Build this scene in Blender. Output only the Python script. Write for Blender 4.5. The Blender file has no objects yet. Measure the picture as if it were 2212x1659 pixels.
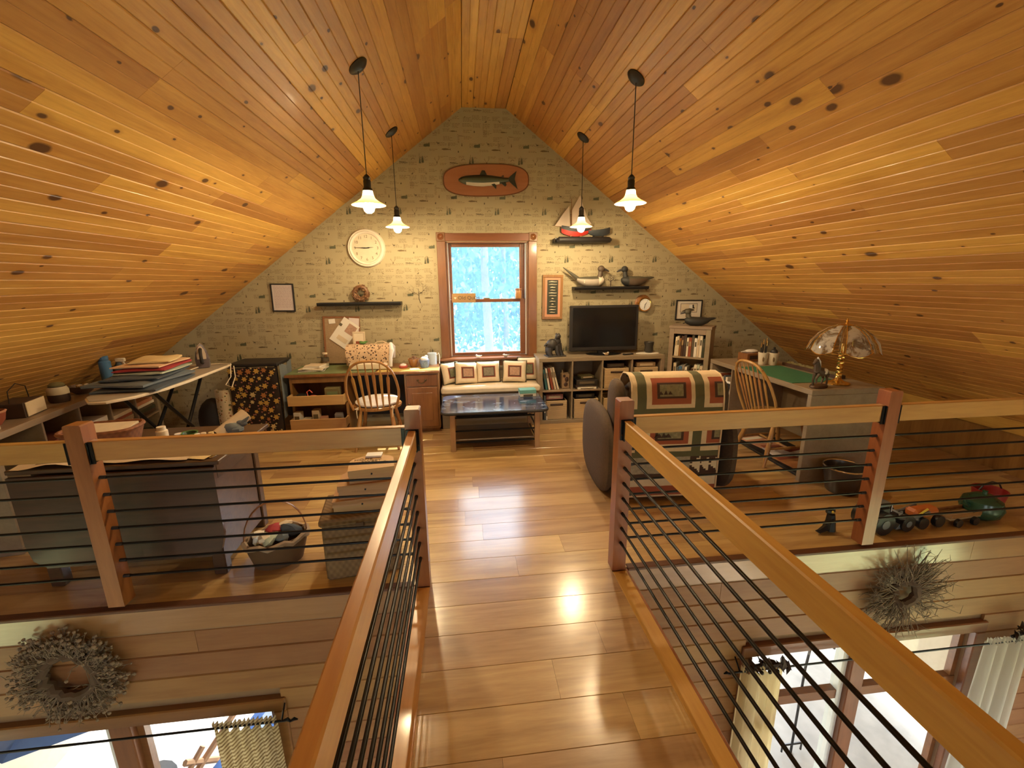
import bpy, bmesh, math, random
from mathutils import Vector, Matrix, Euler
random.seed(7)
PI = math.pi
SC = bpy.context.scene
COL = SC.collection

# ------------------------------------------------------------------ camera
cam_d = bpy.data.cameras.new('camera')
cam = bpy.data.objects.new('camera', cam_d); COL.objects.link(cam)
cam_d.sensor_fit = 'HORIZONTAL'; cam_d.sensor_width = 36.0
cam_d.lens = 36.0 * 941.667 / 2212.0
cam_d.clip_start = 0.03; cam_d.clip_end = 300
_p, _y, _r = 0.2317, 0.1099, -0.0108
_fw = Vector((math.sin(_y) * math.cos(_p), math.cos(_y) * math.cos(_p), -math.sin(_p)))
_rt = Vector((math.cos(_y), -math.sin(_y), 0)); _up = _rt.cross(_fw)
_r2 = math.cos(_r) * _rt + math.sin(_r) * _up; _u2 = -math.sin(_r) * _rt + math.cos(_r) * _up
cam.matrix_world = Matrix(((_r2.x, _u2.x, -_fw.x, -0.2816), (_r2.y, _u2.y, -_fw.y, 0.0), (_r2.z, _u2.z, -_fw.z, 1.6072), (0, 0, 0, 1)))
SC.camera = cam

# ------------------------------------------------------------------ view, sky, sun
SC.view_settings.view_transform = 'Standard'; SC.view_settings.look = 'None'
SC.view_settings.gamma = 1.0; SC.view_settings.use_curve_mapping = False
SC.view_settings.exposure = EXPOSURE = 1.0
wd = bpy.data.worlds.new('sky'); SC.world = wd; wd.use_nodes = True
_n = wd.node_tree.nodes; _n.clear()
_sky = _n.new('ShaderNodeTexSky'); _sky.sky_type = 'NISHITA'; _sky.sun_disc = False
_sky.sun_elevation = math.radians(52); _sky.sun_rotation = math.radians(60); _sky.altitude = 200
_hs = _n.new('ShaderNodeHueSaturation'); _hs.inputs['Saturation'].default_value = .22
_bg = _n.new('ShaderNodeBackground'); _bg.inputs['Strength'].default_value = 1.25
_wo = _n.new('ShaderNodeOutputWorld')
wd.node_tree.links.new(_sky.outputs[0], _hs.inputs['Color']); wd.node_tree.links.new(_hs.outputs[0], _bg.inputs['Color']); wd.node_tree.links.new(_bg.outputs[0], _wo.inputs['Surface'])
sun_d = bpy.data.lights.new('sun', 'SUN'); sun_d.energy = 9.0; sun_d.angle = math.radians(0.6); sun_d.color = (1.0, 0.93, 0.80)
sun = bpy.data.objects.new('sun', sun_d); COL.objects.link(sun)
_sd = Vector((-0.52, -0.50, -0.90)).normalized()
sun.rotation_euler = _sd.to_track_quat('-Z', 'Y').to_euler()
BULB_STRENGTH = 400.0
BULB_COLOR = (1.0, 0.76, 0.44)

# ------------------------------------------------------------------ materials
class NT:
    def __init__(self, name):
        self.m = bpy.data.materials.new(name); self.m.use_nodes = True
        self.t = self.m.node_tree; self.t.nodes.clear()
        self.out = self.n('ShaderNodeOutputMaterial')
    def n(self, typ, **kw):
        x = self.t.nodes.new(typ)
        for k, v in kw.items(): setattr(x, k, v)
        return x
    def l(self, a, b): self.t.links.new(a, b)
    def val(self, sock, v):
        if isinstance(v, bpy.types.NodeSocket): self.l(v, sock)
        else: sock.default_value = v
    def math(self, op, a, b=0.0, c=None, clamp=False):
        x = self.n('ShaderNodeMath', operation=op, use_clamp=clamp)
        self.val(x.inputs[0], a); self.val(x.inputs[1], b)
        if c is not None: self.val(x.inputs[2], c)
        return x.outputs[0]
    def comb(self, a, b, c):
        x = self.n('ShaderNodeCombineXYZ')
        for i, v in enumerate((a, b, c)): self.val(x.inputs[i], v)
        return x.outputs[0]
    def noise(self, vec, scale, detail=3, rough=.55, dist=0.0):
        x = self.n('ShaderNodeTexNoise'); self.l(vec, x.inputs['Vector'])
        x.inputs['Scale'].default_value = scale; x.inputs['Detail'].default_value = detail
        x.inputs['Roughness'].default_value = rough; x.inputs['Distortion'].default_value = dist
        return x.outputs['Fac']
    def ramp(self, fac, stops, interp='LINEAR'):
        x = self.n('ShaderNodeValToRGB'); self.l(fac, x.inputs[0]); x.color_ramp.interpolation = interp
        e = x.color_ramp.elements
        while len(e) > 1: e.remove(e[-1])
        e[0].position, e[0].color = stops[0][0], (*stops[0][1], 1)
        for p, c in stops[1:]:
            q = e.new(p); q.color = (*c, 1)
        return x.outputs[0]
    def mix(self, fac, a, b, typ='MIX'):
        x = self.n('ShaderNodeMix', data_type='RGBA', blend_type=typ)
        self.val(x.inputs[0], fac)
        for s, v in ((x.inputs[6], a), (x.inputs[7], b)):
            if isinstance(v, bpy.types.NodeSocket): self.l(v, s)
            else: s.default_value = (*v, 1)
        return x.outputs[2]
    def bump(self, h, strength=.2, dist=.01):
        x = self.n('ShaderNodeBump'); self.l(h, x.inputs['Height'])
        x.inputs['Strength'].default_value = strength; x.inputs['Distance'].default_value = dist
        return x.outputs[0]
    def principled(self, color, rough=.5, metal=0.0, coat=0.0, spec=None, normal=None, trans=0.0, alpha=None, sheen=0.0, coat_rough=.12, coat_ior=1.5):
        b = self.n('ShaderNodeBsdfPrincipled')
        if isinstance(color, bpy.types.NodeSocket): self.l(color, b.inputs['Base Color'])
        else: b.inputs['Base Color'].default_value = (*color, 1)
        self.val(b.inputs['Roughness'], rough); b.inputs['Metallic'].default_value = metal
        b.inputs['Coat Weight'].default_value = coat; b.inputs['Coat Roughness'].default_value = coat_rough; b.inputs['Coat IOR'].default_value = coat_ior
        if spec is not None: b.inputs['Specular IOR Level'].default_value = spec
        if normal is not None: self.l(normal, b.inputs['Normal'])
        b.inputs['Transmission Weight'].default_value = trans
        b.inputs['Sheen Weight'].default_value = sheen
        self.l(b.outputs[0], self.out.inputs[0])
        return b

MATS = {}
def mat(name, color, rough=.55, metal=0.0, var=.12, scale=18.0, bump=0.0, coat=0.0, spec=None, sheen=0.0):
    """plain surface with a little mottling from an object-space noise"""
    if name in MATS: return MATS[name]
    t = NT(name); tc = t.n('ShaderNodeTexCoord')
    f = t.noise(tc.outputs['Object'], scale, 4)
    c = t.mix(f, tuple(max(0, v * (1 - var)) for v in color), tuple(min(1, v * (1 + var)) for v in color))
    nm = t.bump(t.noise(tc.outputs['Object'], scale * 6, 2), bump, .004) if bump else None
    t.principled(c, rough, metal, coat, spec, nm, sheen=sheen)
    MATS[name] = t.m; return t.m

def wood(name, light, dark, axis='X', coords='obj', across_scale=1.0, knots=0.0, rough=.38, coat=0.25, rnd=.35, streak=.6, grain=1.0, knot_col=(.07, .022, .008), fig=1.0, coat_rough=.12, coat_ior=1.5):
    """lengthwise grain along axis; rnd shifts tone per board, knots>0 scatters dark oval knots"""
    if name in MATS: return MATS[name]
    t = NT(name)
    if coords == 'pos': v = t.n('ShaderNodeNewGeometry').outputs['Position']
    else: v = t.n('ShaderNodeTexCoord').outputs['Object']
    s = t.n('ShaderNodeSeparateXYZ'); t.l(v, s.inputs[0])
    order = {'X': (1, 0, 2), 'Y': (0, 1, 2), 'Z': (0, 2, 1)}[axis]
    ac, al, th = (s.outputs[i] for i in order)
    r = t.n('ShaderNodeObjectInfo').outputs['Random']
    ac = t.math('MULTIPLY', ac, across_scale)
    off = t.math('MULTIPLY', r, 41.0)
    vec = t.comb(t.math('ADD', ac, off), t.math('ADD', t.math('MULTIPLY', al, .10), t.math('MULTIPLY', r, 17.0)), t.math('ADD', th, off))
    fine = t.noise(vec, 55 * grain, 5, .62, .3)
    wide = t.noise(vec, 7 * fig, 3, .5, .8)
    f = t.math('MULTIPLY_ADD', wide, streak, t.math('MULTIPLY', fine, 1 - streak))
    col = t.ramp(f, [(.30, dark), (.46, tuple(.55 * a + .45 * b for a, b in zip(light, dark))), (.60, light), (.8, tuple(min(1, c * 1.12) for c in light))])
    if rnd:
        g = t.n('ShaderNodeMapRange'); t.l(r, g.inputs[0]); g.inputs[3].default_value = 1 - rnd; g.inputs[4].default_value = 1 + rnd * .45
        h = t.n('ShaderNodeHueSaturation'); t.l(col, h.inputs['Color']); t.l(g.outputs[0], h.inputs['Value'])
        t.l(t.math('MULTIPLY_ADD', r, .02, .49), h.inputs['Hue']); col = h.outputs[0]
    rr = rough
    if knots:
        kv = t.comb(t.math('MULTIPLY_ADD', ac, 5.0, off), t.math('MULTIPLY_ADD', al, 2.9, off), 0.0)
        nz = t.noise(t.comb(ac, al, 0.0), 9, 3)
        vo = t.n('ShaderNodeTexVoronoi', voronoi_dimensions='2D'); t.l(kv, vo.inputs['Vector']); vo.inputs['Scale'].default_value = 1.0
        sc = t.n('ShaderNodeSeparateColor'); t.l(vo.outputs['Color'], sc.inputs[0])
        rad = t.math('MULTIPLY_ADD', t.math('POWER', sc.outputs[1], 3.0), .10, .028)
        on = t.math('LESS_THAN', sc.outputs[0], knots)
        d = t.math('DIVIDE', t.math('ADD', vo.outputs['Distance'], t.math('MULTIPLY_ADD', nz, .10, -.05)), rad)
        core = t.math('MULTIPLY', t.math('SUBTRACT', 1.25, d, clamp=True), on)
        core = t.math('MINIMUM', t.math('MULTIPLY', core, 2.2), 1.0)
        halo = t.math('MULTIPLY', t.math('MULTIPLY', t.math('SUBTRACT', 2.6, d, clamp=True), .35), on)
        col = t.mix(t.math('MINIMUM', halo, .45), col, dark, 'MIX')
        col = t.mix(t.math('MULTIPLY', core, .92), col, knot_col)
    t.principled(col, rr, 0, coat, None, t.bump(fine, .06, .002), coat_rough=coat_rough, coat_ior=coat_ior)
    MATS[name] = t.m; return t.m

def glass_thin(name, tint=(.95, .98, 1.0), refl=.035):
    t = NT(name); a = t.n('ShaderNodeBsdfTransparent'); a.inputs[0].default_value = (*tint, 1)
    g = t.n('ShaderNodeBsdfGlossy'); g.inputs['Roughness'].default_value = .02
    m = t.n('ShaderNodeMixShader'); m.inputs[0].default_value = refl
    t.l(a.outputs[0], m.inputs[1]); t.l(g.outputs[0], m.inputs[2]); t.l(m.outputs[0], t.out.inputs[0])
    MATS[name] = t.m; return t.m
def veil(name, col, transp=.5, rough_col=None):
    """thin cloth or mesh: part see-through, part light-passing"""
    t = NT(name); a = t.n('ShaderNodeBsdfTransparent'); d = t.n('ShaderNodeBsdfTranslucent'); e = t.n('ShaderNodeBsdfDiffuse')
    d.inputs[0].default_value = (*col, 1); e.inputs[0].default_value = (*(rough_col or col), 1)
    m = t.n('ShaderNodeMixShader'); m.inputs[0].default_value = .5; t.l(d.outputs[0], m.inputs[1]); t.l(e.outputs[0], m.inputs[2])
    k = t.n('ShaderNodeMixShader'); k.inputs[0].default_value = 1 - transp; t.l(a.outputs[0], k.inputs[1]); t.l(m.outputs[0], k.inputs[2])
    t.l(k.outputs[0], t.out.inputs[0]); MATS[name] = t.m; return t.m
def emit(name, col, s):
    t = NT(name); e = t.n('ShaderNodeEmission'); e.inputs[0].default_value = (*col, 1); e.inputs[1].default_value = s
    t.l(e.outputs[0], t.out.inputs[0]); MATS[name] = t.m; return t.m
def spots(name, base, cols, scale=14, thresh=.32, rough=.8, coords='Object'):
    """cloth with printed blobs: voronoi cells in a few colours over a base"""
    t = NT(name); tc = t.n('ShaderNodeTexCoord')
    nz = t.n('ShaderNodeTexNoise'); t.l(tc.outputs[coords], nz.inputs['Vector']); nz.inputs['Scale'].default_value = scale * 1.7
    vm = t.n('ShaderNodeVectorMath', operation='MULTIPLY_ADD'); t.l(nz.outputs['Color'], vm.inputs[0]); vm.inputs[1].default_value = (.5 / scale,) * 3; t.l(tc.outputs[coords], vm.inputs[2])
    vo = t.n('ShaderNodeTexVoronoi'); t.l(vm.outputs[0], vo.inputs['Vector']); vo.inputs['Scale'].default_value = scale
    sc = t.n('ShaderNodeSeparateColor'); t.l(vo.outputs['Color'], sc.inputs[0])
    st = [(i / len(cols), c) for i, c in enumerate(cols)]
    pc = t.ramp(sc.outputs[0], st, 'CONSTANT')
    rad = t.math('MULTIPLY_ADD', sc.outputs[1], thresh * .8, thresh * .35)
    k = t.math('LESS_THAN', vo.outputs['Distance'], rad)
    t.principled(t.mix(k, base, pc), rough); MATS[name] = t.m; return t.m
def weave(name, a, b, sx=120, sz=90, rough=.8, plaid=False):
    """basket weave / plaid: crossed waves in object space"""
    t = NT(name); tc = t.n('ShaderNodeTexCoord'); s = t.n('ShaderNodeSeparateXYZ'); t.l(tc.outputs['Object'], s.inputs[0])
    h = t.math('ADD', s.outputs[0], s.outputs[1])
    w1 = t.math('SINE', t.math('MULTIPLY', h, sx)); w2 = t.math('SINE', t.math('MULTIPLY', s.outputs[2], sz))
    f = t.math('MULTIPLY_ADD', t.math('MULTIPLY', w1, w2) if not plaid else t.math('ADD', w1, w2), .25, .5)
    f = t.math('ADD', f, t.math('MULTIPLY_ADD', t.noise(tc.outputs['Object'], 30, 3), .5, -.25), clamp=True)
    t.principled(t.mix(f, a, b), rough, normal=t.bump(f, .4, .004)); MATS[name] = t.m; return t.m

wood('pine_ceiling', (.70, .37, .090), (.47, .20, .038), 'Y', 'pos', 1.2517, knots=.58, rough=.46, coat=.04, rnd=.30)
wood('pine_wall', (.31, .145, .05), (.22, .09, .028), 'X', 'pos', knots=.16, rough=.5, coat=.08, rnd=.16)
wood('pine_fascia', (.34, .17, .065), (.25, .11, .038), 'X', 'pos', knots=.16, rough=.34, coat=.8, rnd=.10, coat_rough=.16, coat_ior=1.7)
wood('floor_maple', (.64, .42, .18), (.34, .175, .055), 'X', 'pos', knots=0, rough=.40, coat=1.0, rnd=.22, streak=.72, fig=1.3, coat_rough=.20, coat_ior=1.75)
wood('rail_fir_x', (.54, .295, .09), (.41, .195, .055), 'X', knots=.05, rough=.35, coat=.3, rnd=.05, fig=2.5)
wood('rail_fir_y', (.58, .31, .08), (.44, .20, .045), 'Y', knots=.05, rough=.32, coat=.4, rnd=.05, fig=2.5)
wood('post_cedar', (.34, .125, .036), (.23, .078, .020), 'Z', knots=.03, rough=.4, coat=.2, rnd=.12, fig=2.0)
wood('casing_z', (.23, .090, .026), (.15, .055, .015), 'Z', knots=.04, rough=.35, coat=.3, rnd=.1)
wood('casing_x', (.22, .085, .025), (.145, .052, .015), 'X', knots=.04, rough=.35, coat=.3, rnd=.1)
wood('oak_chair', (.47, .24, .075), (.33, .15, .042), 'Z', rough=.32, coat=.4, rnd=.1, fig=2)
wood('oak_desk', (.30, .135, .042), (.19, .075, .02), 'Z', rough=.35, coat=.3, rnd=.15, fig=2)
wood('oak_dark', (.085, .042, .022), (.042, .02, .011), 'X', rough=.42, coat=.25, rnd=.1, fig=2)
wood('laminate_grey', (.31, .235, .155), (.235, .172, .108), 'X', rough=.45, coat=.05, rnd=.05, fig=1.5)
wood('laminate_grey_y', (.31, .235, .155), (.235, .172, .108), 'Y', rough=.45, coat=.05, rnd=.05, fig=1.5)
wood('birch', (.55, .34, .15), (.44, .25, .10), 'X', rough=.5, coat=.05, rnd=.1, fig=2)
wood('walnut_plaque', (.40, .16, .065), (.33, .12, .045), 'X', rough=.5, coat=.1, rnd=0)
mat('black_metal', (.012, .012, .013), .28, .6, .1)
mat('bronze', (.035, .030, .026), .42, .7, .1)
mat('black_paint', (.010, .009, .009), .5, 0, .2)
mat('near_black', (.015, .012, .011), .6)
mat('nosing', (.11, .042, .018), .5)
mat('cream', (.72, .62, .46), .8, bump=.1)
mat('white_cloth', (.78, .76, .74), .85, bump=.15)
mat('white_paint', (.78, .77, .74), .45)
mat('paper', (.74, .68, .58), .85, var=.06)
mat('paper_old', (.62, .50, .34), .85, var=.1)
mat('brass', (.80, .52, .16), .18, 1.0, .05)
mat('green_mat', (.035, .155, .075), .7)
mat('desk_green', (.16, .20, .085), .55)
mat('brown_fabric', (.085, .055, .034), .95, var=.35, scale=60, bump=.3)
mat('dark_brown', (.05, .028, .018), .6)
mat('wicker_dark', (.12, .065, .028), .8)
glass_thin('glass')
mat('ink', (.16, .115, .06), .9)
mat('ink_green', (.12, .125, .075), .9)
mat('ink_dark', (.10, .08, .05), .9)

# ------------------------------------------------------------------ mesh builder
class MB:
    def __init__(s): s.v, s.f, s.mi, s.cur = [], [], [], 0
    def add(s, vs, fs):
        o = len(s.v); s.v += [tuple(p) for p in vs]; s.f += [tuple(i + o for i in f) for f in fs]; s.mi += [s.cur] * len(fs); return s
    def mat(s, i): s.cur = i; return s
    def box(s, x0, x1, y0, y1, z0, z1, M=None):
        vs = [Vector((x, y, z)) for z in (z0, z1) for y in (y0, y1) for x in (x0, x1)]
        if M is not None: vs = [M @ p for p in vs]
        return s.add(vs, [(0, 2, 3, 1), (4, 5, 7, 6), (0, 1, 5, 4), (2, 6, 7, 3), (0, 4, 6, 2), (1, 3, 7, 5)])
    def cbox(s, x0, x1, y0, y1, z0, z1, c=.004, M=None):
        """box with chamfered edges"""
        c = min(c, .49 * min(x1 - x0, y1 - y0, z1 - z0))
        X, Y, Z = (x0, x1), (y0, y1), (z0, z1); vs = []; idx = {}
        for i in (0, 1):
            for j in (0, 1):
                for k in (0, 1):
                    sx, sy, sz = (1 - 2 * i), (1 - 2 * j), (1 - 2 * k)
                    for a in range(3):
                        p = [X[i] + sx * c, Y[j] + sy * c, Z[k] + sz * c]; p[a] = (X[i], Y[j], Z[k])[a]
                        idx[i, j, k, a] = len(vs); vs.append(Vector(p))
        fs = []
        def q(*c_): fs.append(tuple(idx[k] for k in c_))
        for a in range(3):
            b, d = (a + 1) % 3, (a + 2) % 3
            for e in (0, 1):
                r = []
                for (m, n) in ((0, 0), (1, 0), (1, 1), (0, 1)):
                    t = [0, 0, 0]; t[a], t[b], t[d] = e, m, n; r.append((*t, a))
                q(*(r if e else r[::-1]))
            for m in (0, 1):
                for n in (0, 1):
                    t0 = [0, 0, 0]; t0[b], t0[d] = m, n; t1 = list(t0); t1[a] = 1
                    r = [(*t0, b), (*t1, b), (*t1, d), (*t0, d)]
                    q(*(r if (m ^ n) else r[::-1]))
        for i in (0, 1):
            for j in (0, 1):
                for k in (0, 1):
                    r = [(i, j, k, 0), (i, j, k, 1), (i, j, k, 2)]
                    q(*(r if (i + j + k) % 2 == 1 else r[::-1]))
        if M is not None: vs = [M @ p for p in vs]
        return s.add(vs, fs)
    def tube(s, pts, r, n=8, caps=True, flat=None, closed=False):
        """swept round (or flattened: flat=(wide,thin,side vector)) section along points"""
        pts = [Vector(p) for p in pts]; m = len(pts); rs = r if isinstance(r, (list, tuple)) else [r] * m
        vs = []; prev = None
        for i, p in enumerate(pts):
            if closed: d = pts[(i + 1) % m] - pts[i - 1]
            else: d = pts[min(i + 1, m - 1)] - pts[max(i - 1, 0)]
            d = d.normalized() if d.length > 1e-9 else Vector((0, 0, 1))
            if flat is not None: a = Vector(flat[2]) - d * d.dot(Vector(flat[2]))
            elif prev is not None: a = prev - d * d.dot(prev)
            else: a = d.orthogonal()
            a.normalize(); prev = a; b = d.cross(a)
            for k in range(n):
                t = 2 * PI * k / n
                if flat is not None: vs.append(p + a * math.cos(t) * flat[0] * rs[i] + b * math.sin(t) * flat[1])
                else: vs.append(p + (a * math.cos(t) + b * math.sin(t)) * rs[i])
        fs = []
        for i in range(m if closed else m - 1):
            for k in range(n):
                j, l = (k + 1) % n, (i + 1) % m
                fs.append((i * n + k, i * n + j, l * n + j, l * n + k))
        if caps and not closed: fs += [tuple(range(n))[::-1], tuple((m - 1) * n + k for k in range(n))]
        return s.add(vs, fs)
    def cyl(s, p0, p1, r0, r1=None, n=12): return s.tube([p0, p1], [r0, r0 if r1 is None else r1], n)
    def lathe(s, prof, n=20, c=(0, 0, 0), M=None, sx=1, sy=1, caps=True):
        """profile [(r,z)...] turned about z"""
        vs = []
        for r, z in prof:
            for k in range(n):
                t = 2 * PI * k / n; p = Vector((c[0] + sx * r * math.cos(t), c[1] + sy * r * math.sin(t), c[2] + z)); vs.append(M @ p if M is not None else p)
        fs = [(i * n + k, i * n + (k + 1) % n, (i + 1) * n + (k + 1) % n, (i + 1) * n + k) for i in range(len(prof) - 1) for k in range(n)]
        if caps and prof[0][0] > 1e-6: fs.append(tuple(range(n))[::-1])
        if caps and prof[-1][0] > 1e-6: fs.append(tuple((len(prof) - 1) * n + k for k in range(n)))
        return s.add(vs, fs)
    def prism(s, poly, a0, a1, axis='Y', M=None):
        """2D polygon extruded; axis Y: poly is (x,z); Z: (x,y); X: (y,z)"""
        n = len(poly)
        def P(u, w, a): return Vector({'Y': (u, a, w), 'Z': (u, w, a), 'X': (a, u, w)}[axis])
        vs = [P(u, w, a0) for u, w in poly] + [P(u, w, a1) for u, w in poly]
        if M is not None: vs = [M @ p for p in vs]
        fs = [tuple(range(n)), tuple(range(2 * n - 1, n - 1, -1))] + [(i, i + n, (i + 1) % n + n, (i + 1) % n) for i in range(n)]
        return s.add(vs, fs)
    def ball(s, c, r, n=10, m=7, sc=(1, 1, 1), M=None):
        vs = [];
        for i in range(m + 1):
            a = PI * i / m
            for k in range(n):
                t = 2 * PI * k / n
                p = Vector((r * sc[0] * math.sin(a) * math.cos(t), r * sc[1] * math.sin(a) * math.sin(t), r * sc[2] * math.cos(a)))
                if M is not None: p = M @ p
                vs.append(p + Vector(c))
        fs = [(i * n + k, (i + 1) * n + k, (i + 1) * n + (k + 1) % n, i * n + (k + 1) % n) for i in range(m) for k in range(n)]
        return s.add(vs, fs)
    def grid(s, P, nu, nv, mf=None):
        """P(i,j) -> point for a (nu+1)x(nv+1) grid; mf(i,j) -> material slot"""
        o = len(s.v)
        s.v += [tuple(P(i, j)) for j in range(nv + 1) for i in range(nu + 1)]
        for j in range(nv):
            for i in range(nu):
                a = o + j * (nu + 1) + i
                s.f.append((a, a + 1, a + nu + 2, a + nu + 1)); s.mi.append(mf(i, j) if mf else s.cur)
        return s
    def mesh(s, name, mats, smooth=False):
        me = bpy.data.meshes.new(name); me.from_pydata(s.v, [], s.f)
        for m in (mats if isinstance(mats, (list, tuple)) else [mats]): me.materials.append(MATS[m] if isinstance(m, str) else m)
        if any(s.mi): me.polygons.foreach_set('material_index', s.mi)
        bm = bmesh.new(); bm.from_mesh(me); bmesh.ops.remove_doubles(bm, verts=bm.verts, dist=1e-6); bmesh.ops.recalc_face_normals(bm, faces=bm.faces); bm.to_mesh(me); bm.free()
        if smooth:
            me.polygons.foreach_set('use_smooth', [True] * len(me.polygons))
            if smooth != 'all':
                try: me.set_sharp_from_angle(angle=math.radians(38))
                except Exception: pass
        me.update(); return me

def link(o, parent=None):
    COL.objects.link(o)
    if parent is not None: o.parent = parent
    return o
def obj(name, mb, mats, parent=None, smooth=False, loc=(0, 0, 0), rot=(0, 0, 0)):
    o = bpy.data.objects.new(name, mb.mesh(name, mats, smooth) if isinstance(mb, MB) else mb)
    o.location = loc; o.rotation_euler = rot
    return link(o, parent)
def tag(o, label=None, cat=None, group=None, kind=None):
    for k, v in (('label', label), ('category', cat), ('group', group), ('kind', kind)):
        if v: o[k] = v
    return o
def thing(name, label, cat, loc=(0, 0, 0), rz=0.0, group=None, rot=None):
    o = bpy.data.objects.new(name, None); o.empty_display_size = .05
    o.location = loc; o.rotation_euler = rot if rot is not None else (0, 0, rz)
    return tag(link(o), label, cat, group)
def single(name, mb, mats, label, cat, group=None, smooth=False, loc=(0, 0, 0), rot=(0, 0, 0)):
    return tag(obj(name, mb, mats, None, smooth, loc, rot), label, cat, group)
def struct(name, mb, mats, parent=None, smooth=False):
    o = obj(name, mb, mats, parent, smooth)
    if parent is None: o['kind'] = 'structure'
    return o
def copy_tree(o, parent=None, loc=None, rz=None, label=None, group=None):
    c = o.copy(); COL.objects.link(c); c.parent = parent
    if loc is not None: c.location = loc
    if rz is not None: c.rotation_euler = (0, 0, rz)
    if label: c['label'] = label
    if group: c['group'] = group
    for ch in list(o.children): copy_tree(ch, c)
    return c
def text_mesh(txt, size, mats, extrude=.0006, align='CENTER'):
    cu = bpy.data.curves.new('text', 'FONT'); cu.body = txt; cu.size = size; cu.extrude = extrude; cu.align_x = align; cu.align_y = 'CENTER'; cu.resolution_u = 3
    o = bpy.data.objects.new('text', cu); COL.objects.link(o)
    dg = bpy.context.evaluated_depsgraph_get(); me = bpy.data.meshes.new_from_object(o.evaluated_get(dg))
    bpy.data.objects.remove(o); bpy.data.curves.remove(cu)
    me.materials.clear(); me.materials.append(MATS[mats]); return me
def Rz(a): return Matrix.Rotation(a, 4, 'Z')
def T(x, y, z): return Matrix.Translation((x, y, z))
# ------------------------------------------------------------------ the shell
YW = 5.12; X0 = .0157; CC = .232; HT = 3.380; TN = .7528
PHI = math.atan(TN); CP, SP = math.cos(PHI), math.sin(PHI)
YB = -5.0; ZL = -2.75; XK = 4.2; YE = 2.113
def ceil_z(x): return HT - max(0.0, abs(x - X0) - CC) * TN

mat('wallpaper', (.40, .335, .20), .85, var=.05, scale=3)
mat('plaster_low', (.50, .40, .28), .8)
mat('rug_low', (.45, .36, .26), .9)
mat('deck', (.25, .15, .08), .8)

# --- ceiling boards: beaded tongue-and-groove, one object per board
BW = .1316
def board_mesh(name, w, matn):
    c, g, t = .0045, .0035, .016
    prof = [(0, t), (0, c), (c, 0), (w / 2 - g, 0), (w / 2, g), (w / 2 + g, 0), (w - c, 0), (w, c), (w, t)]
    n = len(prof); vs = [(x, y, z) for y in (0, 1) for x, z in prof]
    fs = [(i, i + 1, i + 1 + n, i + n) for i in range(n - 1)] + [tuple(range(n - 1, -1, -1)), tuple(range(n, 2 * n))]
    return MB().add(vs, fs).mesh(name, matn)
bm_ceil = board_mesh('plank', BW - .0008, 'pine_ceiling')
def lay(parent, mesh, y0, y1, place, rot, lo=1.3, hi=3.6, start=None):
    y = y0 - (random.uniform(0, hi * .8) if start is None else start); k = 0
    while y < y1:
        L = random.uniform(lo, hi); a, b = max(y, y0), min(y + L, y1)
        if b - a > .02:
            o = bpy.data.objects.new('plank', mesh); o.location = place(a); o.rotation_euler = rot; o.scale = (1, b - a - .0012, 1); link(o, parent); k += 1
        y += L
    return k
NC = 38; YP = -.6
for side, nm in ((1, 'ceiling_right'), (-1, 'ceiling_left')):
    # roof deck behind the boards, plus the unseen boards behind the viewpoint
    S = NC * BW + .3
    if side == 1: pts = [(X0 + CC, HT + .02), (X0 + CC + S * CP, HT + .02 - S * SP), (X0 + CC + S * CP + .1, HT + .22 - S * SP), (X0 + CC + .1, HT + .22)]
    else: pts = [(X0 - CC, HT + .02), (X0 - CC - S * CP, HT + .02 - S * SP), (X0 - CC - S * CP - .1, HT + .22 - S * SP), (X0 - CC - .1, HT + .22)]
    ce = struct(nm, MB().prism(pts, YB - .1, YW + .15), 'deck')
    for i in range(NC):
        s0 = i * BW
        if side == 1: lay(ce, bm_ceil, YP, YW, lambda a, s0=s0: (X0 + CC + s0 * CP, a, HT - s0 * SP), (0, PHI, 0))
        else: lay(ce, bm_ceil, YP, YW, lambda a, s0=s0: (X0 - CC - (s0 + BW) * CP, a, HT - (s0 + BW) * SP), (0, -PHI, 0))
    mb = MB()
    for i in range(NC):
        s0 = i * BW; sg = side
        a = (X0 + sg * (CC + s0 * CP), HT - s0 * SP); b = (X0 + sg * (CC + (s0 + BW - .006) * CP), HT - (s0 + BW - .006) * SP)
        mb.prism([a, b, (b[0], b[1] + .014), (a[0], a[1] + .014)], YB, YP)
    tag(obj('rear_boards', mb, 'pine_ceiling', ce), kind='stuff')
ce = struct('ceiling_ridge', MB().box(X0 - CC - .15, X0 + CC + .15, YB - .1, YW + .15, HT + .018, HT + .22), 'deck')
bm_ridge = board_mesh('plank', 2 * CC / 4 - .0008, 'pine_ceiling')
for i in range(4): lay(ce, bm_ridge, YB, YW, lambda a, i=i: (X0 - CC + i * CC / 2, a, HT), (0, 0, 0))

# --- far gable wall with its window opening
WX0, WX1, WZ0, WZ1 = -.444, .482, .735, 2.040
def outline_clip(xa, xb):
    e = .03
    pts = [(xa, -.3), (xb, -.3)]; top = [(xb, ceil_z(xb) + e)]
    for xx in (X0 + CC, X0 - CC):
        if xa < xx < xb: top.append((xx, HT + e))
    top.append((xa, ceil_z(xa) + e)); return pts + top
mb = MB(); y1 = YW + .16
mb.prism(outline_clip(-4.7, WX0), YW, y1); mb.prism(outline_clip(WX1, 4.7), YW, y1)
mb.prism([(WX0, WZ1), (WX1, WZ1), (WX1, ceil_z(WX1) + .03), (X0 + CC, HT + .03), (X0 - CC, HT + .03), (WX0, ceil_z(WX0) + .03)], YW, y1)
mb.prism([(WX0, -.3), (WX1, -.3), (WX1, WZ0), (WX0, WZ0)], YW, y1)
gable = struct('wall_gable', mb, 'wallpaper')

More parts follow.
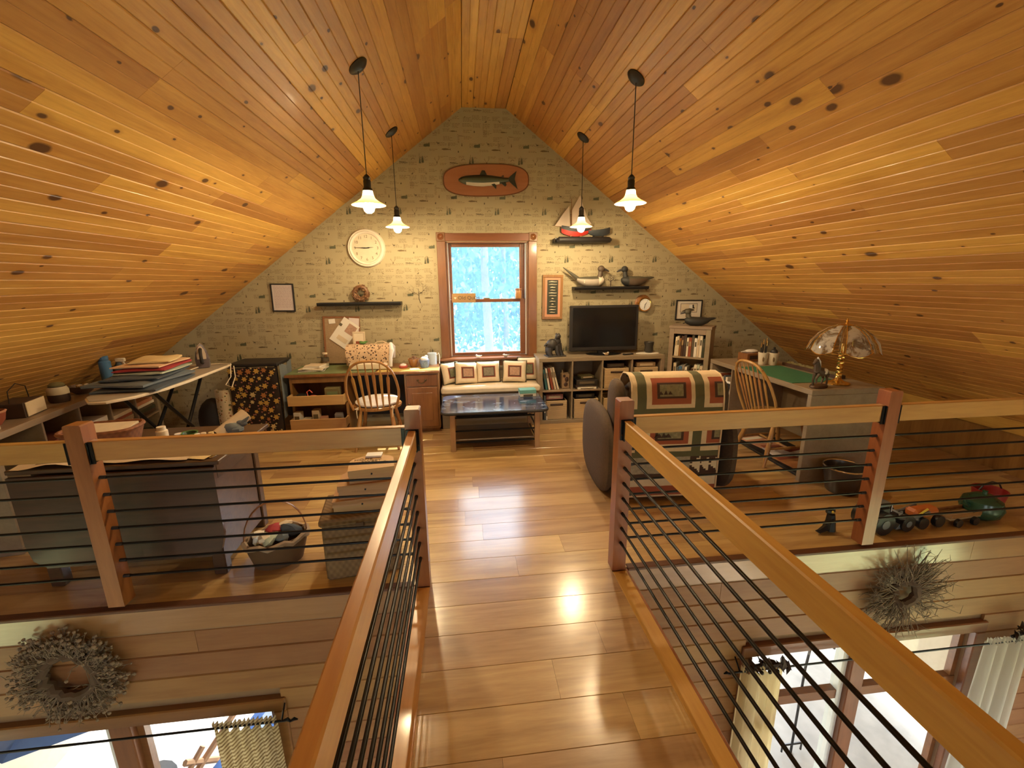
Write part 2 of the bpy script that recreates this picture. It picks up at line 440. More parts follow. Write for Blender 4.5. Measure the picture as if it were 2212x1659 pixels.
# printed motifs of the wallpaper: flat ink shapes on the paper
def paper_print():
    rnd = random.Random(3); mb = MB(); TW, TH = .53, .515; yy = YW - .0007
    def poly(pts, m): 
        if all(abs(x - X0) < (CC + (HT - z) / TN - .012) and z < HT - .012 and z > .02 and not (WX0 - .1 < x < WX1 + .1 and WZ0 - .06 < z < WZ1 + .09) for x, z in pts):
            mb.cur = m; mb.add([(x, yy, z) for x, z in pts], [tuple(range(len(pts)))])
    def el(cx, cz, pts, m, s=1.0): poly([(cx + s * x, cz + s * z) for x, z in pts], m)
    tree = [(-.012, -.03), (.012, -.03), (.009, -.018), (.013, -.018), (.006, .0), (.009, .0), (0, .034), (-.009, .0), (-.006, .0), (-.013, -.018), (-.009, -.018)]
    fish = [(-.045, 0), (-.03, .008), (-.005, .011), (.02, .007), (.034, .002), (.047, .011), (.043, 0), (.047, -.009), (.034, -.002), (.02, -.004), (-.02, -.006)]
    cabin = [(-.03, -.016), (.032, -.016), (.032, .008), (.034, .012), (.022, .024), (.018, .014), (-.024, .01), (-.034, 0)]
    canoe = [(-.04, .004), (-.036, -.002), (-.01, -.006), (.036, -.008), (.042, -.004), (.004, .0), (0, .006), (-.004, 0)]
    deer = [(-.014, .016), (-.009, .008), (0, .004), (.012, .006), (.012, -.012), (.009, -.012), (.007, -.004), (-.002, -.004), (-.004, -.012), (-.007, -.012), (-.008, .0), (-.013, .008), (-.018, .01)]
    hrn = [[(-.003, -.028), (.003, -.028), (.006, -.008), (-.006, -.008)], [(-.006, -.006), (-.004, -.006), (-.016, .012), (-.02, .03), (-.022, .03), (-.018, .01)], [(.006, -.006), (.004, -.006), (.016, .012), (.02, .03), (.022, .03), (.018, .01)], [(-.017, .012), (-.028, .022), (-.029, .021), (-.018, .009)], [(.017, .012), (.028, .022), (.029, .021), (.018, .009)]]
    goose = [(-.014, -.006), (-.004, -.004), (.006, .006), (.016, .008), (.008, -.002), (.014, -.006), (.002, -.008)]
    cone = [(0, .012), (.006, .004), (.005, -.008), (-.004, -.01), (-.007, .0)]
    arch = [[(.022 * math.cos(a), -.01 + .022 * math.sin(a)), (.022 * math.cos(b), -.01 + .022 * math.sin(b)), (.017 * math.cos(b), -.01 + .017 * math.sin(b)), (.017 * math.cos(a), -.01 + .017 * math.sin(a))] for a, b in [(k * PI / 6, (k + 1) * PI / 6) for k in range(1, 6)]]
    items = [(tree, .05, .30, 2, 1.1), (tree, .02, .285, 2, .85), (fish, .30, .40, 1, 1.1), (cabin, .10, .44, 2, 1), (canoe, .38, .27, 3, 1.1), (deer, .22, .46, 3, 1), (goose, .46, .16, 3, 1.1), (cone, .34, .06, 3, 1),
             (fish, .12, .06, 1, .8), (goose, .24, .20, 1, .8), (cone, .43, .38, 3, 1), (deer, .08, .16, 1, .7), (tree, .47, .45, 1, .55), (canoe, .20, .02, 1, .7)]
    texts = []
    for gx in range(5):
        for gz in range(8):
            if rnd.random() < .86: texts.append((gx * .106 + rnd.uniform(0, .02), gz * .064 + rnd.uniform(0, .02), rnd.randint(2, 4), rnd.random() < .12))
    for r in range(-10, 11):
        for q in range(0, 8):
            ox = r * TW + (TW / 2 if q % 2 else 0) + .1; oz = q * TH
            if abs(ox + TW / 2 - X0) > CC + (HT - oz) / TN + .6: continue
            for p, cx, cz, m, s in items: el(ox + cx, oz + cz, p, m, s)
            for p in hrn: el(ox + .20, oz + .29, p, 1, 1.1)
            for p in arch: el(ox + .48, oz + .30, p, 1)
            for (tx, tz, n, vert) in texts:
                for k in range(n):
                    L = rnd.uniform(.045, .09); a = 0.0
                    while a < L:
                        wd_ = rnd.uniform(.008, .028); h = .0034
                        if vert: el(ox + tx, oz + tz, [(k * .011, a), (k * .011 + h, a), (k * .011 + h, a + wd_), (k * .011, a + wd_)], 0)
                        else: el(ox + tx, oz + tz, [(a, -k * .0115), (a + wd_, -k * .0115), (a + wd_, -k * .0115 + h), (a, -k * .0115 + h)], 0)
                        a += wd_ + .006
    mat('ink_text', (.175, .135, .072), .9)
    o = obj('wallpaper_print', mb, ['ink_text', 'ink', 'ink_green', 'ink_dark'], gable); tag(o, kind='stuff')
paper_print()

# --- side walls (knee walls above, full height below), rear wall, lower floor
SDZ = .47
for sg, nm in ((1, 'wall_right'), (-1, 'wall_left')):
    a, b = sorted((sg * XK, sg * (XK + .15)))
    sy0, sy1, sz0, sz1 = (-2.6, 1.2, -2.55, -.72) if sg > 0 else (.1, 1.3, -2.2, -.72)
    w = struct(nm, MB().box(a, b, YB, sy0, ZL, SDZ).box(a, b, sy1, YW + .1, ZL, SDZ).box(a, b, sy0, sy1, ZL, sz0).box(a, b, sy0, sy1, sz1, SDZ), 'plaster_low')
    wn = struct('window_9' if sg > 0 else 'window_10', MB().box(a - .01, b + .01, sy0, sy0 + .06, sz0, sz1).box(a - .01, b + .01, sy1 - .06, sy1, sz0, sz1).box(a - .01, b + .01, sy0, sy1, sz1 - .06, sz1).box(a - .01, b + .01, sy0, sy1, sz0, sz0 + .06), 'casing_z')
    obj('pane', MB().box((a + b) / 2 - .003, (a + b) / 2 + .003, sy0, sy1, sz0, sz1), 'glass', wn)
    pdl = bpy.data.lights.new('window_portal', 'AREA'); pdl.shape = 'RECTANGLE'; pdl.size = sz1 - sz0; pdl.size_y = sy1 - sy0; pdl.cycles.is_portal = True
    po = bpy.data.objects.new('window_portal', pdl); po.location = (sg * (XK + .17), (sy0 + sy1) / 2, (sz0 + sz1) / 2); po.rotation_euler = (0, sg * PI / 2, 0); COL.objects.link(po)
    c0, c1 = sorted((sg * (XK - .02), sg * XK))
    obj('knee_cladding', MB().box(c0, c1, YE, YW, 0, SDZ - .02), 'oak_desk', w)
    sx = XK - .03
    e = [(sg * (sx - .06), ceil_z(sx - .06) - .002), (sg * sx, ceil_z(sx) - .002), (sg * sx, ceil_z(sx) - .075), (sg * (sx - .02), ceil_z(sx) - .075)]
    struct('trim_1' if sg > 0 else 'trim_2', MB().prism(e, YE, YW), 'rail_fir_y')
# unseen rear wall; its windows are added to let daylight into the hall
mb = MB(); RW_ADDED = [(-2.6, -.6, -2.1, -.7), (.6, 2.6, -2.1, -.7), (-2.7, -.9, .2, 1.5), (1.95, 2.9, .2, 1.2)]
xs = sorted({-4.35, 4.35} | {v for r in RW_ADDED for v in r[:2]}); zs = sorted({ZL, SDZ, 3.7} | {v for r in RW_ADDED for v in r[2:]})
for i in range(len(xs) - 1):
    for j in range(len(zs) - 1):
        cx, cz = (xs[i] + xs[i + 1]) / 2, (zs[j] + zs[j + 1]) / 2
        if not any(r[0] < cx < r[1] and r[2] < cz < r[3] for r in RW_ADDED): mb.box(xs[i], xs[i + 1], YB - .15, YB, zs[j], zs[j + 1])
struct('wall_rear', mb, 'plaster_low')
struct('floor_lower', MB().box(-4.35, 4.35, YB - .15, YE + .2, ZL - .1, ZL), 'rug_low')
for k, r in enumerate(RW_ADDED):  # unseen windows, added as daylight openings
    w = struct('window_%d' % (4 + k), MB().box(r[0], r[0] + .06, YB - .12, YB + .02, r[2], r[3]).box(r[1] - .06, r[1], YB - .12, YB + .02, r[2], r[3]).box(r[0], r[1], YB - .12, YB + .02, r[3] - .06, r[3]).box(r[0], r[1], YB - .12, YB + .02, r[2], r[2] + .06), 'casing_x')
    obj('pane', MB().box(r[0], r[1], YB - .07, YB - .064, r[2], r[3]), 'glass', w)

# --- loft floor and bridge: slab with one object per board
fl = struct('floor', MB().box(-XK, XK, YE, YW, -.26, -.018).box(-.588, .588, -3.2, YE, -.26, -.018), 'deck')
PW = .188
def fboard(a, b, y, w):
    key = round(w, 3)
    if key not in FBM:
        c = .0012; prof = [(0, -.017), (0, -c), (c, 0), (w - .001 - c, 0), (w - .001, -c), (w - .001, -.017)]; n = 6
        vs = [(x, yy, z) for x in (0, 1) for yy, z in prof]
        FBM[key] = MB().add(vs, [(i, i + 1, i + 1 + n, i + n) for i in range(n - 1)] + [tuple(range(n - 1, -1, -1)), tuple(range(n, 2 * n))]).mesh('plank', 'floor_maple')
    o = bpy.data.objects.new('plank', FBM[key]); o.location = (a, y, 0); o.scale = (b - a - .0008, 1, 1); link(o, fl)
FBM = {}
y = YW
while y > YE + .01:
    w = min(PW, y - YE); x = -XK - random.uniform(0, 1.2)
    while x < XK:
        L = random.choice((1.28, 1.28, .9, 1.1)); a, b = max(x, -XK), min(x + L, XK)
        if b - a > .01: fboard(a, b, y - w, w)
        x += L
    y -= w
y = YE
while y > -1.0:
    x = -.51; cut = random.choice((None, -.2, .05, .3, None))
    for a, b in ([(-.51, .51)] if cut is None else [(-.51, cut), (cut, .51)]): fboard(a, b, y - PW, PW)
    y -= PW
for sg in (-1, 1):
    a, b = sorted((sg * .51, sg * .590))
    struct('trim_3' if sg < 0 else 'trim_4', MB().cbox(a, b, -3.2, YE - .03, -.03, .003, .003), 'rail_fir_y')
    a, b = sorted((sg * .588, sg * .606))
    struct('trim_5' if sg < 0 else 'trim_6', MB().cbox(a, b, -3.2, YE - .004, -.30, -.004, .004), 'post_cedar')
for sg in (-1, 1):
    a, b = sorted((sg * .606, sg * XK))
    struct('trim_7' if sg < 0 else 'trim_8', MB().cbox(a, b, YE - .018, YE + .03, -.016, .004, .004), 'nosing')

# --- lower wall under the loft edge: horizontal boards around two windows
LW = [(-3.5, -1.42, -2.25, -.73), (1.46, 3.06, -2.25, -.72)]
lw = struct('wall_lower', MB().box(-XK, LW[0][0], YE + .02, YE + .10, ZL, -.26).box(LW[0][1], LW[1][0], YE + .02, YE + .10, ZL, -.26).box(LW[1][1], XK, YE + .02, YE + .10, ZL, -.26)
     .box(LW[0][0], LW[0][1], YE + .02, YE + .10, LW[0][3], -.26).box(LW[1][0], LW[1][1], YE + .02, YE + .10, LW[1][3], -.26)
     .box(LW[0][0], LW[0][1], YE + .02, YE + .10, ZL, LW[0][2]).box(LW[1][0], LW[1][1], YE + .02, YE + .10, ZL, LW[1][2]), 'deck')
WBM = {}
def wboard(a, b, z0, z1, m='pine_wall'):
    key = (round(z1 - z0, 3), m)
    if key not in WBM:
        h = z1 - z0; c = .006; prof = [(.02, 0.001), (c, .001), (0, c), (0, h - c), (c, h - .001), (.02, h - .001)]; n = 6
        vs = [(x, yy, z) for x in (0, 1) for yy, z in prof]
        WBM[key] = MB().add(vs, [(i, i + 1, i + 1 + n, i + n) for i in range(n - 1)] + [tuple(range(n - 1, -1, -1)), tuple(range(n, 2 * n))]).mesh('plank', m)
    o = bpy.data.objects.new('plank', WBM[key]); o.location = (a, YE - .003, z0); o.scale = (b - a - .002, 1, 1); link(o, lw)
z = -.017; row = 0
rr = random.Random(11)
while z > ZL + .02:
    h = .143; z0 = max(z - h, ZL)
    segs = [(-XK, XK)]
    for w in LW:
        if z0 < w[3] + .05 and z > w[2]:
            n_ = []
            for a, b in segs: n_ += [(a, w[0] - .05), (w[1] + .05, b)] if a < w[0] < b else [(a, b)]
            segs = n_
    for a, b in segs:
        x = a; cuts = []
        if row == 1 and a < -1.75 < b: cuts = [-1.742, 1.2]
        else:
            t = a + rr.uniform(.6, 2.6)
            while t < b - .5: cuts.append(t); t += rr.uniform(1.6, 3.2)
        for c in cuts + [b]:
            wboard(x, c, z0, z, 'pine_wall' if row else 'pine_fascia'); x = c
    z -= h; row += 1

# --- windows in the lower wall
mat('vinyl_white', (.70, .70, .66), .4)
def lower_window(n, w, mull, transom):
    x0, x1, z0, z1 = w; f = YE - .02
    o = struct('window_%d' % n, MB().cbox(x0 - .075, x1 + .075, f, YE + .03, z1 + .004, z1 + .085, .006).cbox(x0 - .075, x0 - .002, f, YE + .03, z0 - .1, z1 + .003, .006).cbox(x1 + .002, x1 + .075, f, YE + .03, z0 - .1, z1 + .003, .006), 'casing_x')
    obj('window_sill', MB().cbox(x0 - .1, x1 + .1, f - .06, YE + .1, z0 - .05, z0 - .01, .006), 'casing_x', o)
    xs = [x0] + mull + [x1]
    for m in mull:
        p = obj('mullion', MB().cbox(m - .055, m + .055, YE - .004, YE + .10, z0, z1, .006), 'casing_z', o)
        obj('track', MB().box(m - .095, m - .057, YE + .03, YE + .09, z0, z1), 'vinyl_white', o)
    for i in range(len(xs) - 1):
        a, b = xs[i] + (.055 if i else 0), xs[i + 1] - (.055 if i < len(xs) - 2 else 0)
        obj('sash', MB().box(a, a + .035, YE + .04, YE + .08, z0, z1).box(b - .035, b, YE + .04, YE + .08, z0, z1).box(a, b, YE + .04, YE + .08, z1 - .03, z1).box(a, b, YE + .04, YE + .08, z0, z0 + .05).box(a, b, YE + .035, YE + .085, transom - .035, transom + .035), 'casing_x', o)
        obj('pane', MB().box(a, b, YE + .058, YE + .062, z0, transom), 'glass', o); obj('pane', MB().box(a, b, YE + .063, YE + .067, transom, z1), 'glass', o)
lower_window(2, LW[0], [-2.225], -1.55)
lower_window(3, LW[1], [2.245], -1.155)

# --- gable window: cased double-hung sash
g = struct('window_1', MB().cbox(-.540, -.446, YW - .025, YW + .01, .70, 2.044, .004).cbox(.484, .582, YW - .025, YW + .01, .70, 2.044, .004), 'casing_z')
obj('head_casing', MB().cbox(-.448, .492, YW - .027, YW + .01, 2.046, 2.130, .004), 'casing_x', g)
for x in (-.495, .538):
    b = obj('corner_block', MB().cbox(x - .048, x + .048, YW - .034, YW + .01, 2.043, 2.138, .004), 'casing_x', g)
    R = Matrix.Rotation(PI / 2, 4, 'X')
    obj('rosette', MB().lathe([(0, .008), (.010, .012), (.018, .004), (.026, .012), (.034, .006), (.036, 0)], 18, M=T(x, YW - .033, 2.090) @ R), 'casing_z', b, True)
obj('window_sill', MB().cbox(-.57, .61, YW - .10, YW + .03, .712, .738, .006), 'casing_x', g)
obj('apron', MB().cbox(-.53, .57, YW - .018, YW, .63, .710, .004), 'casing_x', g)
obj('jamb', MB().box(WX0, WX0 + .014, YW - .002, YW + .16, WZ0, WZ1).box(WX1 - .014, WX1, YW - .002, YW + .16, WZ0, WZ1).box(WX0, WX1, YW - .002, YW + .16, WZ1 - .012, WZ1).box(WX0, WX1, YW + .03, YW + .16, WZ0, WZ0 + .014), 'casing_z', g)
obj('track', MB().box(WX0 + .014, WX0 + .026, YW + .03, YW + .13, WZ0, WZ1).box(WX1 - .026, WX1 - .014, YW + .03, YW + .13, WZ0, WZ1), 'vinyl_white', g)
def sash(z0, z1, y, gz0, gz1):
    a, b, ga, gb = WX0 + .022, WX1 - .022, -.385, .395
    s = obj('sash', MB().cbox(a, ga, y, y + .035, z0, z1).cbox(gb, b, y, y + .035, z0, z1).cbox(ga, gb, y, y + .035, gz1, z1).cbox(ga, gb, y, y + .035, z0, gz0), 'casing_x', g)
    obj('pane', MB().box(ga, gb, y + .015, y + .019, gz0, gz1), 'glass', s)
sash(1.372, 2.028, YW + .095, 1.405, 1.990); sash(.752, 1.408, YW + .05, .785, 1.372)
obj('sash_lock', MB().cbox(-.03, .04, YW + .052, YW + .08, 1.408, 1.420, .003), 'brass', g)
veil('insect_screen_haze', (.22, .44, .80), .70, (.06, .08, .12))  # blue tint put into the mesh as haze over the view
obj('insect_screen_haze', MB().add([(WX0 + .02, YW + .145, WZ0 + .02), (WX1 - .02, YW + .145, WZ0 + .02), (WX1 - .02, YW + .145, WZ1 - .02), (WX0 + .02, YW + .145, WZ1 - .02)], [(0, 1, 2, 3)]), 'insect_screen_haze', g)

# portals guide daylight sampling through the openings
def portal(x0, x1, z0, z1, y, inward):
    d = bpy.data.lights.new('window_portal', 'AREA'); d.shape = 'RECTANGLE'; d.size = x1 - x0; d.size_y = z1 - z0; d.cycles.is_portal = True
    o = bpy.data.objects.new('window_portal', d); o.location = ((x0 + x1) / 2, y, (z0 + z1) / 2)
    o.rotation_euler = (PI / 2, 0, 0) if inward > 0 else (-PI / 2, 0, 0); COL.objects.link(o)
portal(WX0, WX1, WZ0, WZ1, YW + .17, -1)
for w in LW: portal(*w, YE + .12, -1)
for r in RW_ADDED: portal(*r, YB - .16, 1)

# ------------------------------------------------------------------ railings
PWD = .076; RT = .905; RH = .098; ROD0, RODS = .716, .0897
def post(parent, x, y, z0, z1, rust=False):
    m = MB().prism([(x, z0), (x + PWD, z0), (x + PWD, z1 - .006), (x + PWD - .006, z1), (x + .006, z1), (x, z1 - .006)], y, y + PWD)
    return obj('post', m, 'post_cedar', parent)
def rods_x(parent, xa, xb, y):
    for k in range(7):
        z = ROD0 - RODS * k
        r = obj('rod', MB().cyl((xa, y, z), (xb, y, z), .0066, n=10), 'black_metal', parent, True)
        for e, d in ((xa, 1), (xb, -1)): obj('rod_collar', MB().cyl((e, y, z), (e + d * .03, y, z), .0088, n=10), 'near_black', r, True)
def rods_y(parent, x, ya, yb):
    for k in range(7):
        z = ROD0 - RODS * k
        r = obj('rod', MB().cyl((x, ya, z), (x, yb, z), .0066, n=10), 'black_metal', parent, True)
        obj('rod_collar', MB().cyl((x, yb - .03, z), (x, yb, z), .0088, n=10), 'near_black', r, True)
def rail_x(parent, xa, xb):
    obj('top_rail', MB().cbox(xa, xb, 2.110, 2.150, RT - RH, RT, .004), 'rail_fir_x', parent)
def bracket_x(parent, x, d):
    b = obj('rail_bracket', MB().cbox(min(x, x + d * .006), max(x, x + d * .006), 2.098, 2.160, RT - RH - .012, RT - .002, .002).cbox(min(x, x + d * .022), max(x, x + d * .022), 2.104, 2.1095, RT - RH - .012, RT - .002, .002), 'black_metal', parent)
PY = 2.09
for sg, side in ((-1, 'left'), (1, 'right')):
    xo = -2.107 if sg < 0 else 2.069
    L = thing('loft_railing', ('loft railing with black rods behind the dark drop-leaf table' if sg < 0 else 'loft railing with black rods in front of the quilt-covered armchair'), 'railing', (0, 0, 0), group='railings')
    post(L, xo, 2.095, .028, .988)
    ic = sg * .586; oc = (xo if sg > 0 else xo + PWD)
    a, b = sorted((ic, oc)); rail_x(L, a, b); rods_x(L, a, b, 2.133); bracket_x(L, a, 1); bracket_x(L, b, -1)
    e = xo + PWD if sg > 0 else xo
    a, b = sorted((e, sg * 4.15)); rods_x(L, a, b, 2.133); rail_x(L, *(sorted((e, sg * 3.52)))); bracket_x(L, e, sg)
    B = thing('bridge_railing', ('bridge railing rising beside the heart-box stack and lower window with plaid curtain' if sg < 0 else 'bridge railing running down over the lower window with bright panes'), 'railing', (0, 0, 0), group='railings')
    x = -.586 if sg < 0 else .510
    post(B, x, PY, .0, 1.0)
    xc = sg * .551
    obj('top_rail', MB().cbox(xc - .020, xc + .020, -2.8, PY - .006, RT - RH - .01, RT - .01, .005), 'rail_fir_y', B)
    rods_y(B, xc, -2.8, PY)
    xi = xc - sg * .020
    obj('rail_bracket', MB().cbox(xc - .033, xc + .033, PY - .006, PY, RT - RH - .022, RT - .006, .002).cbox(min(xi - .003, xi), max(xi, xi + .003), PY - .03, PY - .004, RT - RH - .02, RT - .014, .001), 'black_metal', B)
    obj('bracket_screw', MB().ball((xc - sg * .026, PY - .008, RT - RH + .01), .003, 6, 4), 'brass', B)
    post(B, x, -2.876, .0, 1.0)

# ------------------------------------------------------------------ pendant lamps
emit('bulb_glow', BULB_COLOR, BULB_STRENGTH)
veil('shade_enamel', (.62, .52, .34), .0, (.62, .55, .40))
def pendant(x, y, rim, sg, label):
    zc = ceil_z(x)
    L = thing('pendant_lamp', label, 'lamp', (x, y, rim), group='pendant lamps')
    M = T(0, 0, zc - rim) @ Matrix.Rotation(sg * PHI, 4, 'Y') @ Matrix.Rotation(PI, 4, 'X')
    c = obj('canopy', MB().lathe([(.064, 0), (.066, .006), (.055, .016), (.03, .024), (.012, .028), (0.0, .029)], 24, M=M), 'bronze', L, True)
    obj('cord', MB().tube([(0, 0, zc - rim - .02), (.0, 0, zc - rim - .09), (0, 0, .165)], .0032, 6), 'near_black', L)
    obj('socket', MB().lathe([(.006, .185), (.012, .18), (.024, .165), (.021, .15), (.024, .145), (.023, .105), (.03, .098), (.032, .085)], 18), 'bronze', L, True)
    s = MB().lathe([(.030, .088), (.034, .062), (.046, .038), (.074, .018), (.104, .004), (.109, 0), (.107, -.002), (.074, .013), (.045, .032), (.033, .055)], 28)
    s.f = [f for f in s.f if len(f) == 4]; s.mi = [0] * len(s.f)
    obj('shade', s, 'shade_enamel', L, True)
    obj('bulb', MB().lathe([(0, -.052), (.016, -.049), (.029, -.038), (.036, -.018), (.034, .004), (.022, .03), (.014, .05), (0, .055)], 16), 'bulb_glow', L, True)
pendant(-.862, 3.11, 2.098, -1, 'lit pendant lamp on long cord, large nearer one over the left desk side')
pendant(.898, 3.11, 2.122, 1, 'lit pendant lamp on long cord, large nearer one against the right ceiling boards')
pendant(-.850, 4.35, 2.105, -1, 'lit pendant lamp beside the round wall clock, smaller farther one')
pendant(.887, 4.35, 2.113, 1, 'lit pendant lamp in front of the model sailboat, smaller farther one')
# ------------------------------------------------------------------ outdoors
mat('meadow', (.30, .32, .14), .95, var=.5, scale=.9)
mat('patio_stone', (.50, .48, .44), .9, var=.3, scale=6)
mat('bark', (.13, .10, .075), .9, var=.4, scale=14)
veil('leaf', (.06, .15, .04), .0, (.035, .085, .03))
veil('leaf_pale', (.16, .30, .09), .0, (.07, .14, .05))
def terrain():
    mb = MB()
    def P(i, j):
        x, y = -30 + i * 3, 7.0 + j * 1.2
        t = min(max((y - 9) / 8, 0), 1); return (x, y, -2.95 + 2.1 * t * t * (3 - 2 * t) + .15 * math.sin(x * .7 + y * .5))
    return mb.grid(P, 20, 24)
struct('ground_outside', terrain().box(-30, 30, 2.2, 7.2, -3.3, -2.95).box(-30, 30, -40, -5.16, -3.3, -2.95).box(4.4, 30, -5.16, 2.2, -3.3, -2.95).box(-30, -4.4, -5.16, 2.2, -3.3, -2.95), 'meadow')
struct('ground_patio', MB().box(-6, 6, YE + .12, 6.4, -2.96, -2.90), 'patio_stone')
def leaves(n, cx, cy, cz, rx, ry, rz, size, seed):
    r = random.Random(seed); mb = MB()
    for _ in range(n):
        while True:
            a, b, c = r.uniform(-1, 1), r.uniform(-1, 1), r.uniform(-1, 1)
            if a * a + b * b + c * c < 1: break
        M = T(cx + a * rx, cy + b * ry, cz + c * rz) @ Euler((r.uniform(0, 6), r.uniform(0, 6), r.uniform(0, 6))).to_matrix().to_4x4()
        s = size * r.uniform(.6, 1.3); mb.cur = 0 if r.random() < .6 else 1
        mb.add([M @ Vector(p) for p in ((-s, 0, 0), (0, -s * .5, 0), (s, 0, 0), (0, s * .5, 0))], [(0, 1, 2, 3)])
    return mb
tr = [(.43, 13.0, .13, 8, 'thick straight trunk seen through the lower window pane', 0), (1.35, 17.0, .10, 9, 'thin tree trunk right of the thick trunk through the window', 1), (-.9, 16.5, .09, 9, 'thin tree trunk left of the thick trunk through the window', 2),
      (-2.2, 15.0, .11, 8, 'tree beyond the gable window, partly hidden by the casing', 3), (.95, 21.0, .12, 10, 'far tree between trunks through the window', 4), (2.6, 20.0, .12, 10, 'tree at the edge of the view through the window', 5), (-.1, 24.0, .12, 10, 'farthest tree behind the thick trunk outside', 6)]
for x, y, r, h, lab, k in tr:
    zb = -.95 if y > 16 else -1.2
    t_ = thing('forest_tree', 'leafy ' + lab, 'tree', (x, y, zb), group='trees outside the gable window')
    obj('trunk', MB().tube([(0, 0, -1), (.05, 0, 1), (-.04, .05, 3), (.03, 0, h)], [r * 1.15, r, r * .85, r * .4], 9), 'bark', t_, True)
    o = obj('foliage', leaves(900, 0, 0, 3.4 if k else 4.4, 2.3, 1.8, 3.0 if k else 2.6, .13, 20 + k), ['leaf', 'leaf_pale'], t_); tag(o, kind='stuff')
o = obj('foliage', leaves(11000, 1.2, 29, 1.8, 8, 4, 7.0, .24, 77), ['leaf', 'leaf_pale']); tag(o, 'mass of sunlit forest foliage beyond the gable window', 'foliage', kind='stuff')
o = obj('undergrowth', leaves(2600, .6, 19, -.55, 6, 4.5, .55, .12, 78), ['leaf', 'leaf_pale']); tag(o, 'low green undergrowth between trunks beyond the gable window', 'undergrowth', kind='stuff')
# patio furniture seen steeply through the lower windows
mat('sling_blue', (.10, .22, .55), .8); mat('sling_pale', (.55, .68, .80), .8); mat('teak', (.45, .24, .11), .6)
L = thing('patio_lounger', 'wooden patio lounger with blue striped sling outside the lower left window', 'lounger', (-2.45, 3.05, -2.90), -.5)
for s in (-.33, .33):
    obj('rail', MB().tube([(s, -.75, .30), (s, .0, .36), (s, .75, .78)], .03, 6), 'teak', L)
    obj('leg', MB().tube([(s, -.6, 0), (s, .1, .55)], .025, 6), 'teak', L); obj('leg', MB().tube([(s, .45, 0), (s, -.05, .55)], .025, 6), 'teak', L)
obj('sling', MB().grid(lambda i, j: (-.3 + .6 * i / 6, -.72 + 1.45 * j / 8, .26 + (.02 * (j < 4)) + .5 * max(0, (j / 8 - .5)) ** 1.2), 6, 8, lambda i, j: i % 2), ['sling_blue', 'sling_pale'], L)
U = thing('patio_umbrella', 'blue patio umbrella standing outside the lower left window', 'umbrella', (-3.3, 3.4, -2.90))
obj('pole', MB().cyl((0, 0, 0), (0, 0, 2.0), .022), 'teak', U); obj('base', MB().lathe([(.22, 0), (.22, .05), (.05, .09), (.03, .2)], 16), 'near_black', U)
obj('canopy', MB().lathe([(.9, 1.55), (.45, 1.8), (0.001, 1.98)], 8), 'sling_blue', U)
H = thing('shepherd_hook', 'thin curved iron hook stand outside the lower right window', 'plant stand', (2.75, 3.0, -2.90))
obj('pole', MB().tube([(0, 0, 0), (0, 0, 1.0), (.02, 0, 1.25), (.12, 0, 1.36), (.24, 0, 1.30), (.26, 0, 1.18)], .012, 6), 'black_metal', H); obj('foot', MB().tube([(-.1, 0, .02), (-.1, 0, .1), (.1, 0, .1), (.1, 0, .02)], .01, 6), 'black_metal', H)

# ------------------------------------------------------------------ things on the gable wall
def back(y=YW): return y
# fish plaque
F = thing('fish_plaque', 'oval reddish wooden plaque with a carved dark fish above the window', 'plaque', (.026, YW, 2.674), rot=(0, math.radians(-1.5), 0))
el = [(.458 * math.copysign(abs(math.cos(a)) ** .72, math.cos(a)), .158 * math.copysign(abs(math.sin(a)) ** .72, math.sin(a))) for a in [2 * PI * k / 44 for k in range(44)]]
obj('plaque_board', MB().prism(el, -.024, -.001), 'walnut_plaque', F)
mat('rope_brown', (.17, .07, .03), .8)
obj('rope_edge', MB().tube([(x * 1.005, -.02, z * 1.01) for x, z in el], .007, 6, closed=True), 'rope_brown', F)
mat('fish_back', (.028, .032, .022), .35); mat('fish_side', (.075, .09, .055), .35); mat('fish_belly', (.62, .56, .44), .5)
def fish_body():
    st = [(-.30, .004, .010), (-.27, .004, .030), (-.22, .0, .046), (-.14, -.004, .056), (-.04, -.006, .060), (.06, -.006, .052), (.14, -.006, .038), (.20, -.004, .026), (.25, 0, .018)]
    mb = MB(); n = 14
    for x, zc, h in st:
        for k in range(n):
            a = 2 * PI * k / n; mb.v.append((x, -.026 - max(0, .032 * h / .06 * math.cos(a)), zc + h * math.sin(a)))
    for i in range(len(st) - 1):
        for k in range(n):
            zz = math.sin(2 * PI * (k + .5) / n); j = (k + 1) % n
            mb.f.append((i * n + k, i * n + j, (i + 1) * n + j, (i + 1) * n + k)); mb.mi.append(0 if zz > .35 else (2 if zz < -.6 and 1 < i < 6 else 1))
    return mb
b = obj('fish', fish_body(), ['fish_back', 'fish_side', 'fish_belly'], F, 'all')
for nm, p in (('tail_fin', [(.24, .016), (.33, .085), (.305, .0), (.335, -.10), (.24, -.016)]), ('dorsal_fin', [(-.07, .05), (-.045, .095), (-.015, .092), (.005, .05)]), ('pelvic_fin', [(.05, -.045), (.10, -.095), (.105, -.06), (.085, -.04)]), ('anal_fin', [(.15, -.03), (.20, -.07), (.215, -.055), (.205, -.022)]), ('adipose_fin', [(.16, .03), (.185, .045), (.19, .025)])):
    obj(nm, MB().prism(p, -.045, -.036), 'fish_back', b)
obj('eye', MB().ball((-.268, -.052, .012), .006, 8, 6), 'near_black', b, True)

